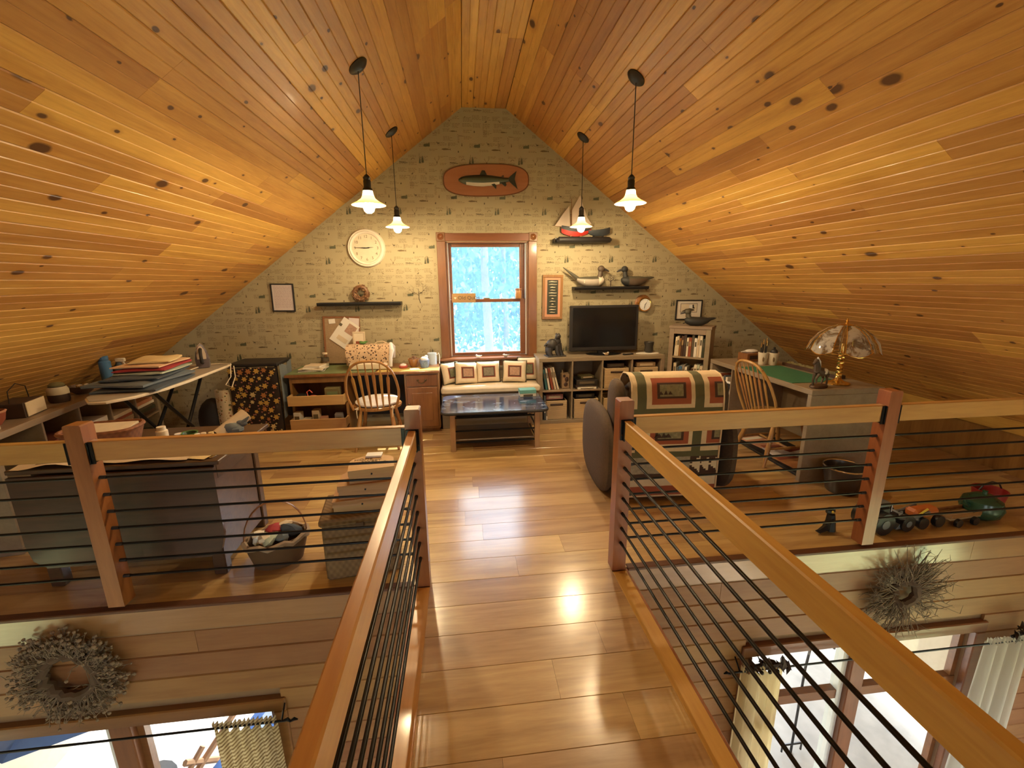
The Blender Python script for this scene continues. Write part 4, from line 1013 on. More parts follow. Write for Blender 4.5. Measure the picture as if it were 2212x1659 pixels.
for i, (x, w, h, m, lab) in enumerate(((-2.03, .07, .15, 'paper', 'tall cream carton at left end of the lower desk tray'), (-1.94, .085, .08, 'cream', 'low cream carton in the lower desk tray'), (-1.845, .07, .17, 'paper_old', 'upright white-topped packet in the lower desk tray'), (-1.775, .07, .09, 'salmon_mat', 'small pinkish packet in the lower desk tray'), (-1.62, .08, .12, 'ink_grey', 'grey tool case at right end of the lower desk tray'))):
    bx('carton', lab, 'box', (x, 4.60, .148), w, .08, h, m, (i - 2) * .06, 'cartons in the lower desk tray', 'ink')
# on the desk
spots('leopard', (.60, .42, .26), [(.06, .03, .018), (.12, .06, .03), (.03, .015, .01)], 52, .42)
Sm = thing('sewing_machine', 'sewing machine under a leopard print cover on the desk', 'sewing machine', (-1.30, 4.82, .70))
obj('machine_base', MB().cbox(-.20, .20, -.12, .10, .0, .075, .014), 'cream', Sm, True)
def cover_pts(i, j):
    u = i / 16; v = j / 6; a = -PI / 2 + PI * v
    return None
cv = MB(); prof = [(-.105, .05), (-.105, .15), (-.095, .22), (-.06, .258), (0, .265), (.06, .258), (.095, .22), (.105, .15), (.105, .05)]
cv.grid(lambda i, j: (-.225 + .45 * i / 14, prof[j][0] * (1 + .03 * math.sin(i * 1.7)), prof[j][1] + .004 * math.sin(i * 1.3 + j)), 14, 8)
for xx in (-.225, .225): cv.add([(xx, p, q) for p, q in prof], [tuple(range(len(prof)))])
obj('cover', cv, 'leopard', Sm, True)
obj('ruffle', MB().tube([(.23, -.09, .03), (.235, -.1, .12), (.25, -.08, .2), (.235, -.02, .262), (.25, .05, .22), (.24, .09, .1)], [.018, .02, .026, .02, .022, .018], 8), 'white_cloth', Sm, True)
obj('handle', MB().tube([(.06, 0, .262), (.09, 0, .285), (.15, 0, .29), (.19, 0, .27)], .006, 6), 'paper_old', Sm, True)
mat('leaf_felt', (.10, .22, .05), .9)
pc = thing('pincushion', 'small green leafy pincushion on the sewing machine cover', 'pincushion', (-1.36, 4.82, .966)); obj('cushion', MB().ball((0, 0, .012), .03, 10, 6, (1.2, 1, .5)), 'leaf_felt', pc, True); obj('leaf_tuft', MB().ball((.03, .01, .022), .014, 7, 5, (1.6, .7, .6)).ball((-.02, -.01, .026), .012, 7, 5, (1.4, .8, .7)), 'leaf_felt', pc, True)
Cb = thing('cork_board', 'brown cork board leaning on the wall with tilted pinned pages', 'notice board', (-1.645, YW - .045, .70), rot=(math.radians(-4), math.radians(1.2), 0))
mat('cork', (.33, .22, .12), .9, scale=60, var=.25); obj('cork_panel', MB().box(-.185, .185, -.012, .0, .02, .53), 'cork', Cb)
obj('frame', MB().cbox(-.20, .20, -.018, .002, .525, .545, .002).cbox(.18, .20, -.018, .002, 0, .524, .002).cbox(-.20, -.18, -.018, .002, 0, .524, .002), 'oak_desk', Cb)
Mr = Matrix.Rotation(math.radians(33), 4, 'Y')
def pg_(x, z, w, h, a, m, y): return MB().box(-w / 2, w / 2, y, y + .0016, -h / 2, h / 2, T(x, 0, z) @ Matrix.Rotation(a, 4, 'Y'))
p_ = obj('pinned_page', pg_(.03, .36, .20, .30, math.radians(36), 0, -.022), 'paper', Cb); obj('printed_photo', pg_(.10, .395, .10, .11, math.radians(36), 0, -.0235), 'print_pink', p_); obj('printed_text', pg_(.00, .29, .12, .05, math.radians(36), 0, -.0235), 'paper_old', p_); obj('printed_dot', pg_(-.005, .455, .03, .03, math.radians(36), 0, -.0235), 'ink_dark', p_)
obj('pinned_page', pg_(.135, .45, .11, .15, math.radians(4), 0, -.0195), 'lavender_paper', Cb); obj('pinned_card', pg_(-.10, .49, .07, .05, math.radians(-6), 0, -.0195), 'paper', Cb)
Cd = frame_pic('calendar_card', 'cream framed card with red picture behind the leopard cover', 'picture frame', -1.435, .955, .135, .25, .018, 'paper_old', 0, .012, YW - .13, math.radians(-6)); obj('picture', MB().box(-.05, .05, -.008, -.002, -.11, .11), 'cream', Cd); obj('printed_photo', MB().box(-.036, .036, -.0095, -.008, -.06, .02), 'rust', Cd)
Jr = thing('glass_jar', 'clear glass jar with dark label at left of the desk', 'jar', (-1.80, 4.93, .70)); t = NT('clear_glass'); b_ = t.principled((.9, .93, .9), .05, trans=1.0); b_.inputs['IOR'].default_value = 1.3; MATS['clear_glass'] = t.m
obj('jar_body', MB().lathe([(.034, 0), (.038, .01), (.038, .10), (.028, .13), (.026, .15)], 16), 'glass', Jr, True); obj('jar_label', MB().lathe([(.0385, .07), (.0385, .11)], 16, caps=False), 'ink_dark', Jr, True); obj('jar_lid', MB().lathe([(.027, .15), (.027, .165), (.0, .168)], 14), 'paper_old', Jr, True); obj('contents', MB().lathe([(0, .006), (.033, .008), (.034, .05), (0, .055)], 12), 'fly_tan', Jr, True)
for i, (w, d, h, a, m) in enumerate(((.26, .2, .012, .1, 'near_black'), (.25, .19, .014, -.12, 'paper_old'), (.22, .17, .012, .2, 'paper'), (.17, .15, .02, -.2, 'paper_old'))):
    z = .70 + sum((.012, .014, .012, .02)[:i]) + .0005 * i
    o = thing('magazine', ('bottom dark', 'second tan', 'third white', 'topmost curled tan')[i] + ' magazine in the pile at left end of desk', 'magazine', (-1.90 + .01 * i, 4.80, z), a, 'magazines on the desk'); obj('cover', MB().cbox(-w / 2, w / 2, -d / 2, d / 2, 0, h, .002), m, o); obj('pages', MB().box(-w / 2 + .004, w / 2 + .001, -d / 2 - .001, d / 2 - .004, .002, h - .003), 'paper', o)
Bw = thing('wooden_bowl', 'wooden bowl of brown balls on the desk near the window', 'bowl', (-.835, 4.84, .693)); obj('bowl', MB().lathe([(.030, 0), (.045, .02), (.058, .055), (.066, .095), (.060, .095), (.045, .05), (0, .03)], 22), 'oak_chair', Bw, True)
for k in range(7):
    a = k * 2 * PI / 6; r = .034 if k < 6 else 0
    q = single('brown_ball', MB().ball((0, 0, 0), .02, 9, 7), 'pinecone', ('brown ball in the ring around the heap in the wooden bowl' if k < 6 else 'topmost brown ball on the heap in the wooden bowl'), 'ball', 'balls in the wooden bowl', True, (-.835 + r * math.cos(a), 4.84 + r * math.sin(a), .693 + (.088 if k < 6 else .105)))
mat('pink_dish', (.55, .10, .09), .4); mat('blue_pattern', (.20, .28, .50), .4, var=.8, scale=60)
Pk = thing('pincushion_dish', 'small pink dish with white top beside the wooden bowl', 'dish', (-.945, 4.78, .693)); obj('dish', MB().lathe([(.03, 0), (.045, .012), (.048, .03), (.0, .032)], 18), 'pink_dish', Pk, True); obj('pad', MB().lathe([(.034, .032), (.032, .045), (0, .056)], 16), 'white_cloth', Pk, True)
Bc = thing('sewing_cup', 'blue patterned cup stuffed with white scraps on the desk', 'cup', (-.715, 4.77, .698)); obj('cup', MB().lathe([(.040, 0), (.046, .02), (.054, .085), (.05, .085), (.04, .01), (0, .008)], 20), 'blue_pattern', Bc, True); obj('scraps', MB().ball((0, 0, .09), .045, 10, 7, (1, 1, .7)).ball((.02, .01, .115), .02, 7, 5), 'white_cloth', Bc, True)
Mg = thing('blue_mug', 'blue and white tin beside the window casing on the desk', 'tin', (-.645, 4.98, .693)); obj('body', MB().lathe([(.05, 0), (.052, .13), (.0, .132)], 20), 'sling_pale', Mg, True); obj('wire_handle', MB().tube([(.045, -.02, .10), (.075, -.02, .13), (.085, -.02, .09), (.08, -.02, .0)], .005, 6), 'white_paint', Mg, True)
single('note_pad', MB().cbox(-.05, .05, -.035, .035, 0, .006, .002), 'white_paint', 'white note card lying on the yellow desk mat', 'note', loc=(-.815, 4.68, .6975), rot=(0, 0, .3))

# ------------------------------------------------------------------ flower-covered cart
Fc = thing('covered_cart', 'tall cart draped in black cloth with yellow flowers beside ironing board', 'cart', (-2.38, 4.68, 0))
mat('flower_black', (.022, .014, .012), .9)
obj('frame', MB().cbox(-.235, .235, -.15, .20, .80, .835, .008).box(-.22, -.2, -.14, -.12, 0, .8).box(.2, .22, -.14, -.12, 0, .8).box(-.22, -.2, .17, .19, 0, .8).box(.2, .22, .17, .19, 0, .8), 'near_black', Fc)
dp = obj('floral_drape', MB().grid(lambda i, j: (-.23 + .46 * i / 12, -.17 - .006 * math.sin(i * 1.3) - .012 * (1 - j / 10), .08 + .72 * j / 10), 12, 10), 'flower_black', Fc, True)
mat('petal_yellow', (.52, .33, .075), .85); mat('petal_orange', (.42, .17, .05), .85); mat('petal_pale', (.55, .45, .22), .85); mat('petal_pink', (.32, .13, .10), .85)
rp = random.Random(6); mb = MB()
def star(cx, cz, R, n, m, y=-.1935):
    mb.cur = m; pts = []
    for k in range(2 * n):
        a = PI * k / n + rp.uniform(0, .15); r = R if k % 2 == 0 else R * .55; pts.append((cx + r * math.cos(a), y, cz + r * math.sin(a)))
    mb.add(pts + [(cx, y, cz)], [(k, (k + 1) % (2 * n), 2 * n) for k in range(2 * n)])
for gx in range(6):
    for gz in range(9):
        cx = -.20 + gx * .078 + (.039 if gz % 2 else 0) + rp.uniform(-.015, .015); cz = .12 + gz * .08 + rp.uniform(-.015, .015)
        if abs(cx) < .21 and cz < .79: star(cx, cz, rp.choice((.03, .034, .024)), 6, rp.choice((0, 0, 1, 2))); star(cx + .03, cz + .03, .012, 5, rp.choice((2, 3)))
        if abs(cx) < .19: star(cx - .028, cz - .03, .011, 5, 3)
o = obj('flower_print', mb, ['petal_yellow', 'petal_orange', 'petal_pale', 'petal_pink'], dp); o['kind'] = 'stuff'
mat('denim', (.07, .085, .10), .9, bump=.2); mat('denim_light', (.14, .16, .17), .9)
obj('side_drape', MB().grid(lambda i, j: (.24 + .012 * math.sin(i * 1.4 + j * .3), -.15 + .33 * i / 8, .25 + .55 * j / 6 + .02 * math.sin(i)), 8, 6), 'denim_light', Fc, True)
single('tote_bag', MB().grid(lambda i, j: (-.07 + .14 * i / 6, .015 * math.sin(PI * i / 6), .36 * j / 8 + .01 * math.sin(i * 2)), 6, 8).grid(lambda i, j: (-.07 + .14 * i / 6, -.03 * math.sin(PI * i / 6), .36 * j / 8), 6, 8), spots('floral_cream', (.60, .50, .34), [(.25, .08, .04), (.12, .14, .05), (.4, .25, .1)], 40, .4), 'narrow cream floral cloth bag hanging between ironing board and cart', 'bag', smooth=True, loc=(-2.70, 4.52, .22))
# dark rolled bag behind the ironing board
single('dark_bag', MB().ball((0, 0, .24), .2, 12, 9, (.75, .6, 1.15)), 'near_black', 'black stuffed bag behind the ironing board legs', 'bag', smooth=True, loc=(-2.86, 4.62, .01))

# ------------------------------------------------------------------ ironing board and what lies on it
Ib = thing('ironing_board', 'ironing board with pale cover and crossed black legs', 'ironing board', (-2.735, 3.78, 0), math.radians(2))
mat('board_cover', (.34, .29, .22), .85, bump=.1)
op = [(-.22, .66), (.22, .66), (.235, .55), (.235, -.1), (.215, -.35), (.15, -.58), (.05, -.70), (-.05, -.70), (-.15, -.58), (-.215, -.35), (-.235, -.1), (-.235, .55)]
obj('board', MB().prism(op, .838, .862, 'Z'), 'board_cover', Ib); obj('edge_piping', MB().tube([(x, y, .848) for x, y in op], .011, 6, closed=True), 'cream', Ib, True)
for s in (-1, 1):
    obj('leg', MB().tube([(.12 * s, -.35, .835), (.16 * s, .42, .01)], .014, 8), 'black_metal', Ib); obj('leg', MB().tube([(.10 * s, .38, .835), (.13 * s, -.40, .01)], .014, 8), 'black_metal', Ib)
obj('foot_bar', MB().cyl((-.22, .42, .014), (.22, .42, .014), .013), 'black_metal', Ib); obj('foot_bar', MB().cyl((-.2, -.40, .014), (.2, -.40, .014), .013), 'black_metal', Ib)
# folded clothes
def folded(label, x, y, z, sx, sy, h, m, rz, seed):
    r = random.Random(seed); n = 10; ph = [r.uniform(0, 6) for _ in range(4)]
    def P(i, j):
        u, v = -1 + 2 * i / n, -1 + 2 * j / n
        droop = -.0 * (abs(u) ** 3); return (u * sx / 2 * (1 + .04 * math.sin(3 * v + ph[0])), v * sy / 2 * (1 + .05 * math.sin(3 * u + ph[1])), h * (1 - .55 * max(abs(u), abs(v)) ** 6) + .006 * math.sin(3 * u + ph[2]) * math.sin(2 * v + ph[3]))
    def Q(i, j): p = P(i, j); return (p[0], p[1], .001)
    mb = MB().grid(P, n, n).grid(Q, n, n)
    rim = [(i, 0) for i in range(n)] + [(n, j) for j in range(n)] + [(n - i, n) for i in range(n)] + [(0, n - j) for j in range(n)]
    for a, b in zip(rim, rim[1:] + rim[:1]): mb.add([P(*a), P(*b), Q(*b), Q(*a)], [(0, 1, 2, 3)])
    o = thing('folded_garment', label, 'clothes', (x, y, z), rz, 'folded clothes on the ironing board'); obj('cloth', mb, m, o, True)
    obj('fold_edge', MB().tube([(-sx * .46, -sy / 2, h * .3), (0, -sy / 2 - .006, h * .45), (sx * .46, -sy / 2, h * .3)], h * .22, 6), m, o, True)
mat('red_cloth', (.34, .035, .035), .9); mat('peach_cloth', (.66, .42, .24), .9); mat('yellow_cloth', (.66, .50, .24), .9); mat('mint_cloth', (.45, .50, .38), .9)
for lab, x, y, z, sx, sy, h, m, a, sd in (('lowest dark grey jeans on the ironing board clothes pile', -2.72, 3.57, .863, .42, .56, .036, 'denim', .1, 1), ('grey-blue jeans second from bottom of the clothes pile', -2.74, 3.56, .900, .42, .54, .036, 'denim_light', -.06, 2), ('dark folded trousers third in the clothes pile', -2.72, 3.60, .937, .38, .5, .024, 'denim', .12, 3), ('pale mint garment under the red one in the pile', -2.69, 3.64, .962, .34, .42, .022, 'mint_cloth', .05, 4), ('red folded garment in the clothes pile', -2.69, 3.64, .985, .33, .40, .024, 'red_cloth', .1, 5), ('peach garment near the top of the clothes pile', -2.70, 3.64, 1.010, .32, .38, .022, 'peach_cloth', .02, 6), ('cream garment on top of the clothes pile', -2.68, 3.66, 1.033, .27, .30, .026, 'yellow_cloth', .25, 7)):
    folded(lab, x, y, z, sx, sy, h, m, a, sd)
mat('iron_grey', (.16, .13, .14), .3, .2); mat('chrome', (.7, .7, .7), .12, 1.0)
Ir = thing('clothes_iron', 'clothes iron standing on its heel at the far end of ironing board', 'iron', (-2.66, 4.22, .863), math.radians(25))
ip = [(-.055, 0), (.055, 0), (.058, .08), (.045, .15), (.02, .205), (0, .225), (-.02, .205), (-.045, .15), (-.058, .08)]
obj('soleplate', MB().prism(ip, .035, .043), 'chrome', Ir); obj('body', MB().prism([(x * .88, z * .93 + .004) for x, z in ip], -.02, .034), 'iron_grey', Ir); obj('water_tank', MB().prism([(x * .6, z * .55 + .085) for x, z in ip], -.035, -.02), 'sail', Ir)
obj('handle', MB().tube([(0, -.02, .05), (0, -.075, .06), (0, -.08, .12), (0, -.05, .17), (0, -.02, .18)], .014, 8), 'near_black', Ir, True)
single('iron_cord', MB().tube([(-2.66, 4.14, .885), (-2.70, 4.0, .871), (-2.85, 4.05, .870), (-2.88, 4.3, .870), (-2.6, 4.38, .871), (-2.475, 4.32, .872), (-2.47, 4.28, .76), (-2.485, 4.2, .70), (-2.47, 4.27, .66), (-2.46, 4.34, .75), (-2.47, 4.36, .85)], .0045, 6), 'cream', 'cream iron cord looping off the end of the ironing board', 'cord', smooth=True)

# ------------------------------------------------------------------ low cubby shelf along the left eave
Ls = thing('eave_shelf', 'long low cube shelf along the left eave holding books', 'shelf', (-3.02, 2.70, 0), math.radians(9.5))
def cubes(parent, ncol, nrow, L, H, Dp, m, th=.042, tin=.016, axis='Y'):
    """cube unit running along +y (axis Y, open to +x) or along +x (axis X, open to -y)"""
    def B(a0, a1, d0, d1, z0, z1, nm='panel'):
        mb = MB().cbox(-d1, -d0, a0, a1, z0, z1, .002) if axis == 'Y' else MB().cbox(a0, a1, d0, d1, z0, z1, .002)
        return obj(nm, mb, m, parent)
    B(0, L, 0, Dp, H - th, H, 'top_panel'); B(0, L, 0, Dp, 0, th, 'bottom_panel'); B(0, th, 0, Dp, th, H - th, 'side_panel'); B(L - th, L, 0, Dp, th, H - th, 'side_panel')
    B(th, L - th, Dp - .008, Dp, th, H - th, 'back_panel')
    w = (L - 2 * th - (ncol - 1) * tin) / ncol; h = (H - 2 * th - (nrow - 1) * tin) / nrow
    for k in range(1, ncol): B(th + k * w + (k - 1) * tin, th + k * w + k * tin, .001, Dp - .009, th, H - th, 'divider')
    for k in range(1, nrow):
        for c in range(ncol): B(th + c * (w + tin), th + c * (w + tin) + w, .001, Dp - .009, th + k * h + (k - 1) * tin, th + k * h + k * tin, 'shelf_board')
    return [(th + c * (w + tin), th + r * (h + tin), w, h) for r in range(nrow) for c in range(ncol)]
cells = cubes(Ls, 5, 2, 1.92, .765, .30, 'laminate_grey_y')
def to_eave(a, d, z): # a along shelf, d depth behind the front
    return Vector((-3.02, 2.70, 0)) + Rz(math.radians(9.5)) @ Vector((-d, a, z))
rb = random.Random(21); bcol = ['rust', 'paper_old', 'oak_dark', 'dark_green_cloth', 'ink_dark', 'paper', 'salmon_mat', 'cork']
bi = 0
for ci, (a, z, w, h) in enumerate(cells):
    if ci in (0, 5): continue
    zz = z + .001
    for k in range(rb.randint(4, 6)):
        t_ = rb.uniform(.022, .045)
        if zz + t_ > z + h - .03: break
        L_ = w * rb.uniform(.75, .93); p = to_eave(a + w / 2 + rb.uniform(-.01, .01), .13, zz); bi += 1
        rowt = 'lower' if ci < 5 else 'upper'; colt = ('first', 'second', 'third', 'fourth', 'fifth')[ci % 5]
        o = thing('flat_book', '%s flat book from bottom, %s row, %s cube of the eave shelf' % (('first', 'second', 'third', 'fourth', 'fifth', 'sixth')[k], rowt, colt), 'book', p, math.radians(9.5) + rb.uniform(-.03, .03), 'books lying in the eave shelf')
        m = bcol[bi % len(bcol)]
        obj('cover', MB().box(-.11, .105, -L_ / 2, L_ / 2, 0, .003).box(-.11, .105, -L_ / 2, L_ / 2, t_ - .004, t_ - .001).box(.102, .105, -L_ / 2, L_ / 2, .003, t_ - .004), m, o); obj('pages', MB().box(-.108, .100, -L_ / 2 + .004, L_ / 2 - .004, .003, t_ - .004), 'paper_old', o)
        zz += t_
# goods on top of the eave shelf
def eave_thing(name, label, cat, a, d, dz=.0, rz=0, group=None): return thing(name, label, cat, to_eave(a, d, .766 + dz), math.radians(9.5) + rz, group)
weave('wicker_mid', (.20, .11, .05), (.36, .22, .11), 160, 110); weave('wicker_red', (.16, .055, .025), (.30, .12, .05), 150, 120)
e = eave_thing('sign_box', 'dark box with blank cream front and wire handle on eave shelf', 'box', .50, .15, 0, .1); obj('box', MB().cbox(-.09, .07, -.11, .11, 0, .10, .004), 'dark_brown', e); obj('cream_front', MB().cbox(.071, .078, -.10, .10, .005, .098, .002), 'paper_old', e); obj('wire_handle', MB().tube([(0, -.1, .10), (0, -.09, .18), (0, 0, .215), (0, .09, .18), (0, .1, .10)], .003, 6), 'bronze', e)
e = eave_thing('lidded_jar', 'brown stoneware jar with pale band and green lid on eave shelf', 'jar', .84, .14); obj('jar', MB().lathe([(.055, 0), (.062, .02), (.062, .09), (.05, .115), (.04, .12)], 18), 'dark_brown', e, True); obj('band', MB().lathe([(.0628, .06), (.0628, .09), (.051, .1155)], 18, caps=False), 'fly_tan', e, True); obj('lid', MB().lathe([(.046, .12), (.046, .132), (.03, .145), (.0, .15)], 16), 'olive_box', e, True)
e = eave_thing('shallow_bowl', 'dark shallow bowl of shiny trinkets on eave shelf', 'bowl', 1.10, .14); obj('bowl', MB().lathe([(.04, 0), (.075, .03), (.09, .065), (.082, .065), (.06, .03), (0, .02)], 20), 'oak_dark', e, True)
for k in range(5): single('trinket', MB().ball((0, 0, 0), .016, 8, 6, (1.5, 1, .8)), ('chrome', 'paper', 'gold_bead', 'paper_old', 'chrome')[k], ('silver', 'white', 'gold', 'tan', 'second silver')[k] + ' trinket in the dark shallow bowl on eave shelf', 'trinket', 'trinkets in the dark bowl', True, to_eave(1.07 + .02 * k, .12 + .02 * (k % 3), .766 + .06))
e = eave_thing('stacked_dish', 'red-brown pot standing near the front end of eave shelf', 'pot', .25, .16); obj('pot', MB().lathe([(.05, 0), (.07, .03), (.08, .08), (.072, .08), (.05, .02), (0, .015)], 20), 'rust', e, True); obj('saucer_rim', MB().lathe([(.082, .08), (.086, .088), (.078, .092)], 20, caps=False), 'salmon_mat', e, True)
e = eave_thing('book_pile', 'tan box pile at the near end of the eave shelf', 'box', .09, .14); obj('box', MB().cbox(-.1, .1, -.06, .06, 0, .05, .003), 'paper_old', e); obj('lid', MB().cbox(-.1, .1, -.062, .062, .051, .09, .003), 'salmon_mat', e)
mat('can_blue', (.06, .15, .28), .35)
e = eave_thing('spray_can', 'blue cylindrical can behind the clothes pile', 'can', 1.42, .12); obj('can', MB().lathe([(.04, 0), (.042, .005), (.042, .20), (.03, .215), (.0, .218)], 18), 'can_blue', e, True); obj('cap', MB().lathe([(.032, .218), (.032, .25), (0, .255)], 14), 'can_blue', e, True)
e = eave_thing('spray_bottle', 'dark spray bottle with white trigger behind the clothes pile', 'bottle', 1.58, .10); obj('bottle', MB().lathe([(.045, 0), (.048, .01), (.048, .11), (.025, .15), (.018, .17)], 16), 'denim', e, True); obj('trigger_head', MB().cbox(-.02, .055, -.014, .014, .17, .205, .006).tube([(.035, 0, .17), (.05, 0, .14), (.045, 0, .12)], .006, 6), 'cream', e, True)
e = eave_thing('round_basket', 'dark round wicker basket at the far end of eave shelf', 'basket', 1.78, .12); obj('basket', MB().lathe([(.07, 0), (.085, .05), (.09, .12), (.082, .12), (.07, .02), (0, .015)], 20), 'wicker_mid', e, True); obj('rim', MB().tube([(.088 * math.cos(2 * PI * k / 18), .088 * math.sin(2 * PI * k / 18), .12) for k in range(18)], .008, 6, closed=True), 'wicker_mid', e, True)

# ------------------------------------------------------------------ drop-leaf table behind the left railing
Dt = thing('drop_leaf_table', 'dark oak drop-leaf table with hanging leaf behind the left railing', 'table', (-2.10, 2.62, 0))
obj('table_top', MB().cbox(-.52, .50, -.30, .33, .672, .696, .004), 'oak_dark', Dt)
lf = [(-.50, .665), (.48, .665), (.48, .28), (.455, .19), (.39, .145), (-.42, .145), (-.48, .19), (-.50, .28)]
obj('drop_leaf', MB().prism(lf, -.322, -.302), 'oak_dark', Dt)
obj('apron', MB().cbox(-.46, .44, -.24, -.22, .56, .67, .003).cbox(-.46, .44, .24, .26, .56, .67, .003).cbox(.42, .44, -.22, .24, .56, .67, .003).cbox(-.46, -.44, -.22, .24, .56, .67, .003), 'oak_dark', Dt)
for x in (-.44, .40):
    for y in (-.25, .24): obj('leg', MB().cbox(x - .035, x + .035, y - .03, y + .03, 0, .56, .006), 'oak_dark', Dt)
obj('end_panel', MB().cbox(.40, .425, -.215, .205, .06, .56, .003), 'oak_dark', Dt); obj('end_panel', MB().cbox(-.46, -.435, -.215, .205, .06, .56, .003), 'oak_dark', Dt)
obj('foot_rail', MB().cbox(-.40, .36, -.02, .03, .10, .15, .004), 'oak_dark', Dt)
# papers, basket tray and craft bottles on it
def wavy(label, x, y, w, d, rz, m, seed, amp=.008, z=.697):
    r = random.Random(seed); p1, p2 = r.uniform(0, 6), r.uniform(0, 6)
    f = lambda i, j: (-w / 2 + w * i / 10, -d / 2 + d * j / 6, .003 + amp * (1 + math.sin(i * .9 + p1) * math.sin(j * .8 + p2)))
    o = thing('paper_sheet', label, 'paper', (x, y, z), rz, 'papers on the drop-leaf table'); obj('sheet', MB().grid(f, 10, 6), m, o, True)
    obj('printed_image', MB().grid(lambda i, j: tuple(a + b for a, b in zip(f(2 + i * .6, 1 + j), (0, 0, .0012))), 5, 3), 'cork', o, True)
wavy('long crumpled tan pattern paper at left end of drop-leaf table', -2.38, 2.44, .42, .24, .05, 'paper_old', 1, .012)
wavy('long curled tan pattern paper in the middle of drop-leaf table', -1.98, 2.45, .44, .22, -.02, 'paper_old', 2, .010)
wavy('yellow printed leaflet at the right corner of drop-leaf table', -1.72, 2.45, .14, .20, -.25, 'yellow_cloth', 3, .002)
e = thing('cutting_ruler', 'clear ruler lying at right edge of drop-leaf table', 'ruler', (-1.635, 2.50, .697), math.radians(-12)); obj('ruler', MB().cbox(-.014, .014, -.14, .14, .001, .004, .001), 'chrome', e); obj('ruler_marks', MB().box(-.012, -.008, -.13, .13, .0041, .0045), 'ink_dark', e)
e = thing('wicker_tray', 'red-brown wicker tray with notepad beside left railing post', 'basket', (-2.42, 2.70, .697), .15)
rim = [(.19 * math.copysign(abs(math.cos(a)) ** .6, math.cos(a)), .13 * math.copysign(abs(math.sin(a)) ** .6, math.sin(a))) for a in [2 * PI * k / 28 for k in range(28)]]
mb = MB(); n = 28
for z, s in ((0, .85), (.09, 1.0), (.09, .93), (.012, .8)): mb.v += [(x * s, y * s, z) for x, y in rim]
for i in range(3): mb.f += [(i * n + k, i * n + (k + 1) % n, (i + 1) * n + (k + 1) % n, (i + 1) * n + k) for k in range(n)]
mb.f += [tuple(range(n))[::-1], tuple(3 * n + k for k in range(n))]; mb.mi = [0] * len(mb.f)
obj('tray', mb, 'wicker_red', e, True); obj('rim', MB().tube([(x * .97, y * .97, .092) for x, y in rim], .012, 6, closed=True), 'wicker_red', e, True)
e = thing('notepad', 'yellowed notepad lying in the red-brown wicker tray', 'notepad', (-2.40, 2.70, .745), .1); obj('pages', MB().cbox(-.13, .13, -.085, .085, 0, .045, .002, Matrix.Rotation(.12, 4, 'X')), 'cream', e); obj('binding', MB().cbox(-.142, -.13, -.086, .086, 0, .046, .002, Matrix.Rotation(.12, 4, 'X')), 'ink_grey', e)
for i, (x, y, r, h, m, cap, lab) in enumerate(((-2.10, 2.70, .03, .085, 'cream', 'cream', 'leaning white squeeze bottle at left of the craft bottles'), (-1.985, 2.66, .026, .05, 'white_paint', 'white_paint', 'first white paint pot from left on the drop-leaf table'), (-1.87, 2.64, .018, .05, 'cream', 'white_paint', 'second white paint pot, right of the green bowl'), (-1.835, 2.64, .018, .055, 'cream', 'cream', 'third white paint pot on the drop-leaf table'), (-1.795, 2.645, .018, .055, 'paper', 'yellow_cloth', 'fourth paint pot with tan cap on the drop-leaf table'))):
    e = thing('paint_pot', lab, 'bottle', (x, y, .697), 0, 'craft bottles'); obj('body', MB().lathe([(r, 0), (r * 1.02, .004), (r * 1.02, h * .7), (r * .7, h * .8)], 14), m, e, True); obj('cap', MB().lathe([(r * .78, h * .8), (r * .78, h), (0, h + .001)], 14), cap, e, True)
mat('green_glaze', (.02, .07, .03), .3)
e = thing('green_bowl', 'small dark green bowl among the craft bottles', 'bowl', (-1.925, 2.665, .697)); obj('bowl', MB().lathe([(.02, 0), (.035, .02), (.042, .05), (.038, .05), (.025, .015), (0, .012)], 18), 'green_glaze', e, True); obj('rim', MB().lathe([(.0425, .05), (.0435, .054), (.037, .052)], 18, caps=False), 'leaf_felt', e, True)
e = thing('paper_tube', 'rolled paper tube with bar-code print leaning over craft bottles', 'paper roll', (-1.80, 2.72, .70), rot=(math.radians(62), 0, math.radians(140))); obj('roll', MB().lathe([(.042, 0), (.042, .20)], 18, caps=False), 'paper_old', e, True); obj('hollow', MB().lathe([(.040, .001), (.040, .199)], 18, caps=False), 'near_black', e, True)
e = thing('grey_cloth', 'crumpled grey cloth behind the paint pots', 'cloth', (-1.74, 2.76, .697)); obj('cloth', MB().ball((0, 0, .035), .05, 9, 6, (1.3, .9, .8)).ball((.05, .02, .06), .03, 8, 5, (1.4, .6, .7)).ball((.03, .0, .03), .045, 8, 5, (1, 1, .6)), 'denim_light', e, True); obj('corner', MB().tube([(.06, .02, .06), (.10, .03, .10)], [.02, .004], 6), 'denim_light', e, True)

